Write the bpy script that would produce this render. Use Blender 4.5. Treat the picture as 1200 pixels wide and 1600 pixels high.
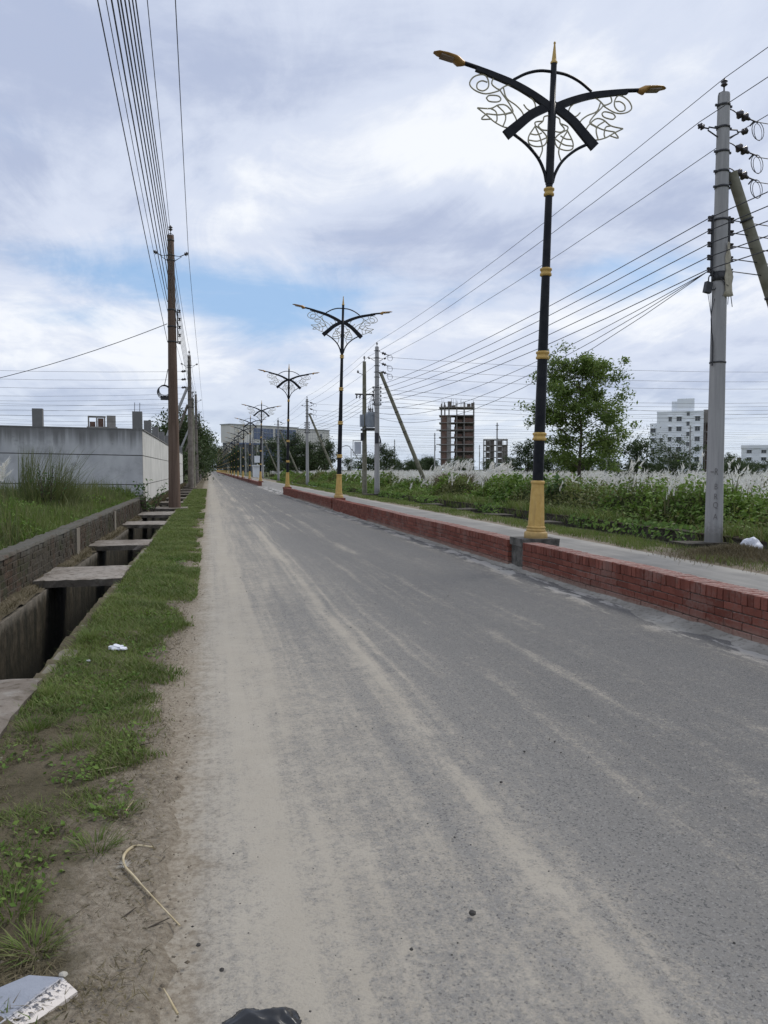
import bpy, bmesh, math, random
import numpy as np
from mathutils import Vector, Matrix, Euler
R = math.radians
rng = np.random.default_rng(7)
random.seed(7)
scn = bpy.context.scene
for o in list(bpy.data.objects):
    bpy.data.objects.remove(o)
COL = scn.collection

# ------------------------------------------------------------------ camera
cam = bpy.data.cameras.new('camera')
cam.sensor_fit = 'VERTICAL'; cam.sensor_height = 24.0; cam.lens = 18.03
cam.clip_start = 0.05; cam.clip_end = 8000
cam_o = bpy.data.objects.new('camera', cam); COL.objects.link(cam_o)
cam_o.location = (0, 0, 1.5)
cam_o.rotation_euler = (R(90 - 3.143), 0, R(-12.823))
scn.camera = cam_o

# ------------------------------------------------------------------ node helper
class NT:
    def __init__(s, tree): s.t = tree
    def new(s, ty, **kw):
        n = s.t.nodes.new(ty)
        for k, v in kw.items(): setattr(n, k, v)
        return n
    def put(s, sock, v):
        if isinstance(v, N): s.t.links.new(v.s, sock)
        elif v is not None:
            if hasattr(sock, 'default_value'):
                try: sock.default_value = v
                except Exception:
                    sock.default_value = (*v, 1.0)
    def math(s, op, a, b=0.0, c=None):
        n = s.new('ShaderNodeMath', operation=op)
        s.put(n.inputs[0], a); s.put(n.inputs[1], b)
        if c is not None: s.put(n.inputs[2], c)
        return N(s, n.outputs[0])
    def noise(s, vec, scale, detail=4, rough=.55, dist=0.0, out='Fac'):
        n = s.new('ShaderNodeTexNoise')
        if vec is not None: s.put(n.inputs['Vector'], vec)
        n.inputs['Scale'].default_value = scale; n.inputs['Detail'].default_value = detail
        n.inputs['Roughness'].default_value = rough; n.inputs['Distortion'].default_value = dist
        return N(s, n.outputs[out])
    def voro(s, vec, scale, feature='F1', out='Distance', rnd=1.0):
        n = s.new('ShaderNodeTexVoronoi', feature=feature)
        if vec is not None: s.put(n.inputs['Vector'], vec)
        n.inputs['Scale'].default_value = scale; n.inputs['Randomness'].default_value = rnd
        return N(s, n.outputs[out])
    def sm(s, v, a, b, lo=0.0, hi=1.0):
        n = s.new('ShaderNodeMapRange', interpolation_type='SMOOTHSTEP')
        s.put(n.inputs[0], v); n.inputs[1].default_value = a; n.inputs[2].default_value = b
        n.inputs[3].default_value = lo; n.inputs[4].default_value = hi
        return N(s, n.outputs[0])
    def mix(s, f, a, b, bt='MIX'):
        n = s.new('ShaderNodeMix', data_type='RGBA', blend_type=bt)
        s.put(n.inputs[0], f)
        for k, v in ((6, a), (7, b)):
            if isinstance(v, N): s.t.links.new(v.s, n.inputs[k])
            else: n.inputs[k].default_value = (v[0], v[1], v[2], 1)
        return N(s, n.outputs[2])
    def pos(s): return N(s, s.new('ShaderNodeNewGeometry').outputs['Position'])
    def island(s): return N(s, s.new('ShaderNodeNewGeometry').outputs['Random Per Island'])
    def obj(s): return N(s, s.new('ShaderNodeTexCoord').outputs['Object'])
    def rand(s): return N(s, s.new('ShaderNodeObjectInfo').outputs['Random'])
    def xyz(s, v):
        n = s.new('ShaderNodeSeparateXYZ'); s.put(n.inputs[0], v)
        return [N(s, o) for o in n.outputs]
    def vec(s, x, y, z=0.0):
        n = s.new('ShaderNodeCombineXYZ')
        for i, v in zip(n.inputs, (x, y, z)): s.put(i, v)
        return N(s, n.outputs[0])
    def vscale(s, v, k):
        n = s.new('ShaderNodeVectorMath', operation='MULTIPLY'); s.put(n.inputs[0], v)
        n.inputs[1].default_value = k if hasattr(k, '__len__') else (k, k, k)
        return N(s, n.outputs[0])
    def gauss(s, x, c, w):
        d = (x - c) * (1.0 / w)
        return s.math('EXPONENT', (d * d) * -1.0)
class N:
    def __init__(s, nt, sock): s.nt = nt; s.s = sock
    def __add__(s, o): return s.nt.math('ADD', s, o)
    __radd__ = __add__
    def __sub__(s, o): return s.nt.math('SUBTRACT', s, o)
    def __rsub__(s, o): return s.nt.math('SUBTRACT', o, s)
    def __mul__(s, o): return s.nt.math('MULTIPLY', s, o)
    __rmul__ = __mul__
    def __truediv__(s, o): return s.nt.math('DIVIDE', s, o)
    def clamp(s):
        n = s.nt.math('ADD', s, 0.0); n.s.node.use_clamp = True; return n
    def max(s, o): return s.nt.math('MAXIMUM', s, o)
    def min(s, o): return s.nt.math('MINIMUM', s, o)

# ------------------------------------------------------------------ world: NISHITA sky under a broken cloud sheet
SUN_AZ, SUN_EL = 62.0, 48.0      # degrees clockwise from +Y, and above the horizon
w = bpy.data.worlds.new('World'); scn.world = w; w.use_nodes = True
w.node_tree.nodes.clear()
nt = NT(w.node_tree)
sky = nt.new('ShaderNodeTexSky', sky_type='NISHITA')
sky.sun_disc = False; sky.sun_elevation = R(SUN_EL); sky.sun_rotation = R(SUN_AZ)
sky.air_density = 1.0; sky.dust_density = 1.2
d = N(nt, nt.new('ShaderNodeTexCoord').outputs['Generated'])
dx, dy, dz = nt.xyz(d)
zz = dz.max(0.0)
inv = 1.0 / 1.0
den = zz + 0.16
px, py = dx / den, dy / den
cp = nt.vec(px, py, 3.7)
az = nt.math('ARCTAN2', dx, dy) * (180 / math.pi)
el = nt.math('ARCSINE', dz) * (180 / math.pi)
n_big = nt.noise(nt.vscale(cp, (1, 1, 1)), 0.75, 3, .5, .3)
n_mid = nt.noise(cp, 1.9, 7, .58, .5)
n_fine = nt.noise(nt.vec(px * 1.25, py * .85, 9.1), 4.5, 8, .66, .7)
n_cum = nt.noise(nt.vec(px * 1.15, py * .62, 4.4), 2.6, 9, .62, .9)
def blob(a0, e0, wa, we): return nt.gauss(az, a0, wa) * nt.gauss(el, e0, we)
wob = (n_mid - .5) * 1.0
# gaps in the cloud where blue shows
gap = (blob(5.0, 12.0, 8.5, 2.7) * 1.0 + blob(-6.0, 13.6, 9, 2.4) * .60 + blob(-9.0, 10.2, 5, 1.0) * .35 + blob(31.0, 13.2, 5, 2.0) * .72
       + blob(19, 12.8, 6, 1.3) * .30 + blob(12, 7.5, 8, 1.2) * .18)
n_str = nt.noise(nt.vec(px * .8, py * 1.3, 2.2), 2.6, 8, .62, .8)
gap = nt.sm(gap * (.6 + n_str * .8) + (n_mid - .5) * .9 + (n_cum - .5) * .9 + (n_str - .5) * .5, .12, 1.05)
# thickness: bright thin cloud against dull grey-violet thick cloud
thick = (n_big - .5) * 1.3 + (n_mid - .5) * 1.05 + (n_fine - .5) * .32 + (n_cum - .5) * .85 + .50
thick = thick - blob(20, 23, 9, 4.5) * .34 - blob(2, 18, 9, 5) * .30 - blob(27, 9.8, 12, 3.0) * .38 - blob(-9, 9.4, 10, 3.0) * .34 - blob(12, 9, 9, 2.6) * .15
thick = thick + blob(-7, 26, 14, 3.5) * .22 + blob(17, 17.5, 6, 2.5) * .34 + blob(33, 19, 8, 4) * .26 + blob(12, 29, 14, 3) * .18 + blob(24, 16.5, 6, 2) * .15
thick = thick.clamp()
cl = nt.mix(nt.sm(thick, .02, .40), (7.45, 7.70, 8.15), (5.60, 6.10, 7.25))
cl = nt.mix(nt.sm(thick, .38, .86), cl, (3.75, 4.30, 5.75))
# pale band of air low over the fields
low = nt.sm(el, 0.0, 9.0, 1.0, 0.0)
cl = nt.mix(low * .45, cl, (6.0, 6.85, 7.4))
blue = nt.mix(.72, N(nt, sky.outputs[0]), (2.35, 4.2, 6.9))
col = nt.mix(gap * .88, cl, blue)
col = nt.mix(nt.sm(dz, -.02, -.12), col, (2.2, 2.3, 2.2))
bg = nt.new('ShaderNodeBackground'); bg.inputs['Strength'].default_value = 0.1
nt.put(bg.inputs['Color'], col)
wo = nt.new('ShaderNodeOutputWorld'); w.node_tree.links.new(bg.outputs[0], wo.inputs[0])

# ------------------------------------------------------------------ sun behind thin cloud, exposure
sl = bpy.data.lights.new('sun', 'SUN'); sl.energy = 1.4; sl.angle = R(18); sl.color = (1.0, .955, .88)
so = bpy.data.objects.new('sun', sl); COL.objects.link(so)
sd = Vector((math.sin(R(SUN_AZ)) * math.cos(R(SUN_EL)), math.cos(R(SUN_AZ)) * math.cos(R(SUN_EL)), math.sin(R(SUN_EL))))
so.rotation_euler = sd.to_track_quat('Z', 'Y').to_euler(); so.location = (30, 20, 60)
vs = scn.view_settings
vs.view_transform = 'Standard'; vs.look = 'None'; vs.gamma = 1.0; vs.exposure = 0.32; vs.use_curve_mapping = False

# ------------------------------------------------------------------ materials
def mat(name, fn):
    m = bpy.data.materials.new(name); m.use_nodes = True
    m.node_tree.nodes.clear(); t = NT(m.node_tree)
    out = t.new('ShaderNodeOutputMaterial')
    b = t.new('ShaderNodeBsdfPrincipled')
    m.node_tree.links.new(b.outputs[0], out.inputs[0])
    r = fn(t)           # dict: col, rough, metal, bump(height node, distance), spec
    t.put(b.inputs['Base Color'], r['col'] if isinstance(r['col'], N) else (*r['col'], 1))
    t.put(b.inputs['Roughness'], r.get('rough', .85))
    t.put(b.inputs['Metallic'], r.get('metal', 0.0))
    b.inputs['Specular IOR Level'].default_value = r.get('spec', .3)
    if 'bump' in r:
        bn = t.new('ShaderNodeBump'); bn.inputs['Distance'].default_value = r['bump'][1]
        bn.inputs['Strength'].default_value = r.get('bs', .7)
        t.put(bn.inputs['Height'], r['bump'][0]); m.node_tree.links.new(bn.outputs[0], b.inputs['Normal'])
    if 'trans' in r:     # leaves: some light passes through
        tr = t.new('ShaderNodeBsdfTranslucent'); t.put(tr.inputs['Color'], r['tcol'] if 'tcol' in r else r['col'])
        mx = t.new('ShaderNodeMixShader'); mx.inputs[0].default_value = r['trans']
        m.node_tree.links.new(b.outputs[0], mx.inputs[1]); m.node_tree.links.new(tr.outputs[0], mx.inputs[2])
        m.node_tree.links.new(mx.outputs[0], out.inputs[0])
    return m
def simple(name, c, c2=None, scale=6, rough=.8, metal=0, bump=None, spec=.3, objc=True, detail=5):
    def fn(t):
        v = t.obj() if objc else t.pos()
        n = t.noise(v, scale, detail)
        r = dict(col=t.mix(t.sm(n, .3, .7), c, c2 or c), rough=rough, metal=metal, spec=spec)
        if bump: r['bump'] = (t.noise(v, scale * 4, 5), bump)
        return r
    return mat(name, fn)
def leafmat(name, a, b, c=None, trans=.3, scale=.6, rough=.6):
    def fn(t):
        i = t.island(); n = t.noise(t.pos(), scale, 3)
        col = t.mix(t.sm(n, .32, .68), a, b)
        col = t.mix(t.sm(i, .55, 1.0) * .8, col, c or b)
        return dict(col=col, rough=rough, spec=.25, trans=trans)
    return mat(name, fn)

def m_road(t):
    P = t.pos(); x, y, z = t.xyz(P)
    wob = (t.noise(t.vec(x * .3, y * .35), 1.0, 3) - .5) * .26
    xs = x + wob
    agg = t.voro(P, 125, 'F1', 'Color'); ax, ay, _ = t.xyz(agg)
    grain = t.noise(P, 420, 2); grain2 = t.noise(P, 120, 3, .6)
    mott = t.noise(P, 1.1, 6, .62)
    streak = t.noise(t.vec(x * 6.0, y * .16), 1.0, 7, .66)
    sstr = t.noise(t.vec(x * 22.0, y * .6), 1.0, 5, .65)
    dustn = t.noise(P, 8, 8, .7); blot = t.noise(P, 1.9, 6, .62); fine = t.noise(P, 45, 4, .65)
    lng = t.noise(t.vec(x * 1.4, y * .22), 1.0, 6, .66)
    base = t.mix(mott, (.160, .151, .136), (.228, .217, .196))
    base = t.mix(t.sm(xs + (mott - .5) * 1.2, 1.1, 2.6, 0, .62), base, (.080, .079, .077))
    left = t.sm(xs, 2.0, -.35)
    tr1 = t.gauss(xs, .26, .11) + t.gauss(xs, .43, .03) * .7 + t.gauss(xs, .14, .025) * .5
    tr2 = t.gauss(xs, 1.20, .075) + t.gauss(xs, 1.34, .028) * .7 + t.gauss(xs, 1.09, .03) * .35
    tr3 = t.gauss(xs, 1.95, .05) * .40 + t.gauss(xs, 2.55, .08) * .34 + t.gauss(xs, 2.2, .02) * .3 + t.gauss(xs, 1.6, .025) * .25 + t.gauss(xs, 3.1, .05) * .22
    gut = t.sm(xs, 3.95, 4.45)
    d = .12 + left * .53 + tr1 * .20 + tr2 * .42 * t.sm(lng, .30, .55) + tr3 * .75 * t.sm(lng, .36, .62)
    d = d + (streak - .5) * t.sm(x, 4.2, .8, .55, .95) + (sstr - .5) * .38
    gpat = t.sm(t.noise(t.vec(x * 3.6, y * .9), 1.0, 6, .65), .46, .56)
    d = d + gut * gpat * .95
    d = d + (dustn - .5) * .70 + (fine - .5) * .95 + (blot - .5) * .25 + (lng - .5) * .55 + (grain2 - .5) * .80 + (grain - .5) * .35
    lumps = t.sm(t.voro(P, 21, 'F1', 'Distance'), .42, .18) * t.sm(blot, .42, .58) * t.sm(xs, 1.7, .3)
    d = d + lumps * .16
    d = t.sm(d, .10, .80, 0, .92)
    dark = t.gauss(xs, 3.75, .30) * t.sm(streak, .35, .6)
    base = t.mix(dark * .55, base, (.085, .087, .09))
    base = t.mix(t.sm(ax, .80, .98) * .40, base, (.33, .32, .30))
    base = t.mix(t.sm(ay, .20, .06) * .85, base, (.050, .050, .050))
    base = t.mix(t.sm(grain, .38, .66), base, t.mix(.5, base, (.31, .305, .295)))
    dcol = t.mix(t.noise(P, 3.0, 4), (.340, .305, .248), (.425, .388, .325))
    dcol = t.mix(t.sm(fine, .58, .76) * .35, dcol, (.225, .20, .165))
    dcol = t.mix(t.sm(grain, .56, .72) * .30, dcol, (.24, .22, .19))
    dcol = t.mix(gut, dcol, (.43, .415, .385))
    col = t.mix(d, base, dcol)
    eg = t.sm(x + (dustn - .5) * .45 + (fine - .5) * .2 + (blot - .5) * .25, .06, -.20)
    col = t.mix(eg, col, t.mix(t.sm(fine, .35, .7), (.215, .180, .135), (.315, .275, .215)))
    speck = t.voro(P, 46, 'F1', 'Distance'); sc = t.xyz(t.voro(P, 46, 'F1', 'Color'))[2]
    col = t.mix(t.sm(speck, .22, .10) * t.sm(sc, .74, .86), col, (.05, .048, .045))
    h = ax * (1.0 - d) * .35 + dustn * .55 + fine * .4 + grain2 * .4
    return dict(col=col, rough=.94, spec=.12, bump=(h, .008), bs=.9)
M_road = mat('dusty_asphalt', m_road)
def m_lane(t):
    P = t.pos(); x, y, z = t.xyz(P)
    n = t.noise(P, 1.1, 6, .62); f = t.noise(P, 40, 4)
    s = t.noise(t.vec(x * 4, y * .25), 1, 5)
    e = t.sm(x + (n - .5) * .8, 7.2, 8.1)
    col = t.mix(t.sm(n * .6 + s * .5, .35, .8), (.20, .195, .183), (.305, .292, .268))
    col = t.mix(t.sm(f, .55, .8) * .4, col, (.17, .165, .155))
    col = t.mix(e * .8, col, (.44, .415, .365))
    return dict(col=col, rough=.95, spec=.1, bump=(f, .006))
M_lane = mat('dusty_lane', m_lane)
def m_dirt(t):
    P = t.pos(); n = t.noise(P, 1.9, 7, .66); f = t.noise(P, 24, 7, .7); x = t.xyz(P)[0]; g = t.noise(P, 6, 6, .66)
    col = t.mix(t.sm(n, .3, .7), (.088, .076, .047), (.150, .125, .086))
    col = t.mix(t.sm(g, .55, .72) * .5, col, (.20, .172, .128))
    fi = t.noise(P, 45, 4, .65)
    e = t.sm(x + (n - .5) * .50 + (g - .5) * .40, -.62, -.36)
    col = t.mix(e * .97, col, t.mix(t.sm(fi, .35, .7), (.215, .180, .135), (.315, .275, .215)))
    col = t.mix(t.sm(f, .52, .70) * (1.0 - e * .6) * .7, col, (.052, .040, .027))
    col = t.mix(t.sm(t.voro(P, 75, 'F1', 'Distance'), .22, .05) * t.sm(g, .45, .6) * .5, col, (.30, .27, .22))
    return dict(col=col, rough=.97, spec=.08, bump=(f * .6 + g * .6, .035), bs=1.0)
M_dirt = mat('verge_dirt', m_dirt)
def m_ground(t):
    P = t.pos(); n = t.noise(P, .09, 6, .6); f = t.noise(P, 2.5, 6, .65)
    col = t.mix(t.sm(n, .35, .65), (.055, .078, .028), (.105, .105, .050))
    col = t.mix(t.sm(f, .5, .8) * .5, col, (.035, .048, .018))
    return dict(col=col, rough=.95, spec=.1, bump=(f, .05))
M_ground = mat('field_ground', m_ground)
def m_bank(t):
    P = t.pos(); f = t.noise(P, 9, 6, .7)
    return dict(col=t.mix(t.sm(f, .35, .7), (.018, .026, .009), (.055, .068, .022)), rough=.95, spec=.05, bump=(f, .08), bs=1.0)
M_bank = mat('undergrowth_soil', m_bank)

def m_brick(t):
    v = t.obj(); r = t.rand(); f = t.noise(t.pos(), 26, 5, .65); g = t.noise(t.pos(), 2.0, 4)
    col = t.mix(r, (.140, .045, .031), (.232, .080, .056))
    col = t.mix(t.sm(f, .50, .72) * .65, col, (.085, .030, .023))
    col = t.mix(t.sm(t.noise(t.pos(), 5.5, 6, .68), .56, .70) * .5, col, (.15, .105, .085))
    col = t.mix(t.sm(g + (f - .5) * .6, .48, .72) * .42, col, (.28, .19, .16))
    nz = t.xyz(N(t, t.new('ShaderNodeNewGeometry').outputs['Normal']))[2]
    col = t.mix(t.sm(nz, .6, .95) * t.sm(f, .32, .62) * .75, col, (.40, .30, .265))
    zz = t.xyz(t.pos())[2]
    col = t.mix(t.sm(zz + (f - .5) * .22, .13, .0) * .6, col, (.33, .27, .22))
    return dict(col=col, rough=.85, spec=.2, bump=(f, .006))
M_brick = mat('red_brick', m_brick)
def m_brickfar(t):
    P = t.pos(); i = t.island(); f = t.noise(P, 12, 5)
    col = t.mix(i, (.140, .043, .030), (.225, .080, .056))
    return dict(col=t.mix(t.sm(f, .5, .8) * .4, col, (.32, .2, .16)), rough=.85, spec=.2)
M_brickfar = mat('red_brick_joined', m_brickfar)
M_mortar = simple('mortar', (.055, .043, .036), (.15, .12, .10), 20, .95)
def m_oldbrick(t):
    P = t.pos(); r = t.rand(); f = t.noise(P, 14, 6, .68); g = t.noise(t.vscale(P, (1, 1, .35)), 3.2, 5, .6)
    z = t.xyz(P)[2]
    col = t.mix(r, (.072, .047, .034), (.105, .074, .055))
    col = t.mix(t.sm(g, .34, .60) * .9, col, (.075, .069, .057))
    col = t.mix(t.sm(f, .44, .62) * .85, col, (.040, .036, .024))
    col = t.mix(t.sm(t.noise(P, 2.2, 5), .5, .66) * .6, col, (.050, .056, .028))
    col = t.mix(t.sm(z + (g - .5) * .4, .42, .56) * .55, col, (.145, .142, .125))
    return dict(col=col, rough=.95, spec=.1, bump=(f, .02), bs=1)
M_oldbrick = mat('mossy_old_brick', m_oldbrick)
M_oldmortar = simple('old_mortar', (.035, .030, .022), (.095, .085, .066), 9, .95, objc=False, bump=.01)
def m_drain(t):
    P = t.pos(); f = t.noise(P, 8, 6, .65); g = t.noise(t.vscale(P, (1.5, 1.5, .25)), 3.0, 5, .6); z = t.xyz(P)[2]
    col = t.mix(t.sm(f, .35, .65), (.038, .032, .021), (.080, .066, .045))
    col = t.mix(t.sm(g, .42, .62) * .85, col, (.016, .016, .010))
    col = t.mix(t.sm(z + (g - .5) * .5, -.35, -.85) * .8, col, (.012, .012, .009))  # shade deepening towards the drain bed, put into the colour
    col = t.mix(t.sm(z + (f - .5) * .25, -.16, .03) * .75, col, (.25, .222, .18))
    return dict(col=col, rough=.9, spec=.2, bump=(f, .015), bs=1)
M_drain = mat('stained_shaded_plaster', m_drain)
M_mud = simple('drain_mud', (.008, .008, .006), (.02, .018, .013), 3, .6, spec=.3, objc=False)
def m_slab(t):
    P = t.pos(); f = t.noise(P, 12, 6, .65); g = t.noise(P, 2.3, 5); r = t.rand()
    col = t.mix(t.sm(g + (r - .5) * .3, .3, .7), (.17, .145, .12), (.285, .255, .222))
    col = t.mix(t.sm(f, .48, .68) * .75, col, (.085, .070, .052))
    col = t.mix(t.sm(t.noise(P, 5, 6, .68), .52, .66) * .55, col, (.30, .285, .255))
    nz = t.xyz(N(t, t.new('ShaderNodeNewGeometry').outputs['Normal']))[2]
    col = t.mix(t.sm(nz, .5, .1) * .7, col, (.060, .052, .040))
    return dict(col=col, rough=.94, spec=.1, bump=(f, .014), bs=1)
M_slab = mat('weathered_slab_concrete', m_slab)
def m_pole(t):
    v = t.obj(); f = t.noise(v, 18, 5, .6); s = t.noise(t.vscale(v, (6, 6, .35)), 2.0, 5, .6); r = t.rand()
    z = t.xyz(v)[2]
    col = t.mix(t.sm(s, .3, .7), (.295, .292, .288), (.385, .380, .370))
    col = t.mix(t.sm(f, .6, .8) * .35, col, (.20, .195, .185))
    col = t.mix(t.sm(z + (f - .5) * .5, .45, .12) * .55, col, (.12, .115, .10))
    return dict(col=col, rough=.85, spec=.2, bump=(f, .004))
M_pole = mat('grey_pole_concrete', m_pole)
def m_polew(t):
    v = t.obj(); f = t.noise(v, 14, 5, .6); s = t.noise(t.vscale(v, (5, 5, .3)), 2.0, 5, .6)
    col = t.mix(t.sm(s, .3, .7), (.105, .072, .054), (.165, .118, .090))
    col = t.mix(t.sm(f, .56, .76) * .5, col, (.075, .055, .045))
    return dict(col=col, rough=.9, spec=.15, bump=(f, .005))
M_polebrown = mat('rusty_brown_pole', m_polew)
M_polegrey = simple('brown_grey_pole', (.135, .115, .095), (.215, .19, .165), 4, .9, bump=.005)
M_strut = simple('mossy_strut_concrete', (.15, .145, .10), (.235, .225, .175), 5, .9, bump=.005)
M_iron = simple('dark_iron', (.022, .024, .028), (.05, .05, .052), 20, .55, spec=.4)
M_galv = simple('galvanised_box', (.26, .29, .33), (.34, .37, .40), 4, .5, metal=.2)
M_ins = simple('brown_porcelain', (.022, .017, .017), (.04, .03, .03), 10, .25, spec=.6)
M_wire = simple('weathered_wire', (.035, .037, .042), (.055, .056, .06), 3, .6)
M_black = simple('black_gloss_paint', (.005, .006, .010), (.016, .017, .020), 7, .42, spec=.18)
def m_yellow(t):
    v = t.obj(); f = t.noise(v, 9, 5, .6); s = t.noise(t.vscale(v, (9, 9, 1.2)), 2, 5)
    col = t.mix(t.sm(f, .3, .7), (.50, .315, .085), (.58, .39, .125))
    col = t.mix(t.sm(s, .50, .75) * .4, col, (.33, .22, .09))
    zz = t.xyz(v)[2]
    col = t.mix(t.sm(zz + (f - .5) * .5, .30, -.05) * .55, col, (.26, .20, .12))
    col = t.mix(t.sm(t.noise(v, 22, 6, .7), .62, .70) * .5, col, (.20, .13, .06))
    return dict(col=col, rough=.55, spec=.35, bump=(f, .002))
M_yellow = mat('ochre_yellow_paint', m_yellow)
M_scroll = simple('gilt_scroll_paint', (.36, .34, .25), (.44, .40, .28), 6, .5)
M_head = simple('bronze_lamp_housing', (.30, .165, .05), (.42, .25, .09), 5, .4, metal=.25)
M_lens = simple('lamp_lens', (.16, .11, .06), (.22, .15, .09), 5, .2, spec=.6)
def m_wall(t):
    P = t.pos(); x, y, z = t.xyz(P)
    g = t.noise(t.vscale(P, (1.2, 1.2, .8)), 1.1, 6, .6); f = t.noise(P, 7, 6, .6)
    drip = t.noise(t.vscale(P, (3.2, 3.2, .12)), 1.4, 5, .6)
    col = t.mix(t.sm(g, .3, .7), (.44, .44, .445), (.56, .56, .555))
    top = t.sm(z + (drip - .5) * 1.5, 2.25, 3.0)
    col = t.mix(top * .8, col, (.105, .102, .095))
    col = t.mix(t.sm(t.noise(P, .9, 7, .68), .50, .66) * .45, col, (.25, .25, .255))
    col = t.mix(t.sm(g + (f - .5) * .5, .62, .72) * .5, col, (.20, .20, .20))
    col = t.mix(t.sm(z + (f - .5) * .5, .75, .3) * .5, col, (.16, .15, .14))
    return dict(col=col, rough=.9, spec=.15, bump=(f, .006))
M_wall = mat('bare_concrete_render', m_wall)
def m_wallside(t):
    P = t.pos(); g = t.noise(P, 1.0, 5); f = t.noise(P, 9, 5)
    return dict(col=t.mix(t.sm(g, .3, .75), (.50, .495, .46), (.62, .61, .57)), rough=.9, spec=.15, bump=(f, .004))  # road side of the same wall, its sunlit brightness put into the colour
M_wallside = mat('sunlit_wall_render', m_wallside)
M_groove = simple('wall_groove', (.05, .05, .05), (.09, .085, .08), 8, .95)
M_white = simple('white_building_paint', (.80, .83, .86), (.86, .88, .89), .25, .8, objc=False)
M_conc = simple('raw_building_concrete', (.20, .185, .17), (.30, .28, .26), .5, .9, objc=False)
M_inbrick = simple('infill_brick', (.13, .078, .060), (.19, .118, .092), .8, .9, objc=False)
M_grime = simple('grimy_block_infill', (.11, .098, .088), (.17, .15, .135), .8, .9, objc=False)
M_shutter = simple('site_timber', (.10, .085, .07), (.17, .14, .11), .8, .9, objc=False)
M_pane = simple('dark_window_glass', (.02, .025, .032), (.05, .06, .07), .8, .12, spec=.6)
M_frame = simple('grey_window_frame', (.30, .31, .32), (.36, .37, .38), 2, .6)
M_panel = simple('cream_cladding', (.56, .55, .51), (.64, .62, .57), .12, .7, objc=False)
M_bluegl = simple('blue_curtain_glass', (.05, .075, .14), (.085, .12, .20), .25, .15, spec=.6, objc=False)
M_darkgl = simple('dark_green_glass', (.022, .03, .034), (.045, .055, .06), .2, .15, spec=.6, objc=False)
M_plastic = simple('white_plastic', (.62, .64, .70), (.76, .77, .80), 9, .5)
M_blackpl = simple('black_plastic_film', (.006, .007, .009), (.014, .015, .019), 9, .30, spec=.55)
M_cloth = simple('pale_tattered_cloth', (.38, .35, .27), (.50, .46, .36), 12, .9)
def m_board(t):
    v = t.obj(); x, y, z = t.xyz(v); f = t.noise(v, 60, 5, .65); g = t.noise(t.vscale(v, (30, 120, 30)), 1, 4)
    k = t.sm(x + (f - .5) * .12, .015, .055)
    chips = t.sm(f + (g - .5) * .5, .50, .56)
    col = t.mix(t.noise(v, 14, 4), (.20, .22, .26), (.34, .36, .41))
    col = t.mix(k, col, t.mix(chips * t.sm(x, .105, .06), (.68, .62, .56), (.12, .12, .13)))
    return dict(col=col, rough=.7, spec=.25, bump=(f, .003))
M_board = mat('peeling_painted_board', m_board)
M_straw = simple('dry_straw', (.42, .34, .20), (.56, .48, .33), 18, .9)
M_stone = simple('dark_stone', (.035, .033, .03), (.08, .075, .068), 20, .9, bump=.004)
M_pebble = simple('pale_pebble', (.36, .34, .29), (.46, .43, .37), 20, .8)
M_letter = simple('faded_letter_paint', (.10, .09, .095), (.15, .135, .13), 40, .9)
M_trunk = simple('tree_bark', (.055, .045, .034), (.105, .088, .066), 7, .95, bump=.02)
M_signw = simple('blank_sign_sheet', (.50, .54, .60), (.58, .61, .65), 3, .5)
L_tree = leafmat('tree_leaves', (.105, .165, .038), (.175, .245, .058), (.23, .29, .09), .4, .5)
L_dark = leafmat('dark_tree_leaves', (.030, .052, .018), (.055, .085, .028), (.080, .115, .040), .25, .12)
L_weed = leafmat('creeper_leaves', (.082, .155, .026), (.155, .250, .042), (.21, .29, .065), .3, .45)
L_weedd = leafmat('olive_weed_leaves', (.088, .112, .030), (.150, .172, .050), (.21, .195, .085), .3, .5)
L_grass = leafmat('verge_grass', (.092, .145, .027), (.160, .215, .050), (.245, .23, .105), .3, 1.5)
L_dry = leafmat('dry_grass', (.095, .080, .042), (.165, .135, .075), (.25, .21, .125), .25, 1.2)
L_reed = leafmat('reed_leaves', (.085, .115, .036), (.140, .160, .056), (.215, .205, .095), .3, .8)
L_plume = leafmat('kash_plume', (.72, .71, .66), (.82, .81, .77), (.66, .62, .54), .45, .3, .9)
L_kash = leafmat('kash_stems', (.085, .10, .04), (.13, .125, .06), (.20, .17, .10), .3, .4)
L_broad = leafmat('broad_weed_leaves', (.055, .105, .032), (.095, .160, .050), (.13, .20, .075), .3, 1.0)

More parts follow.
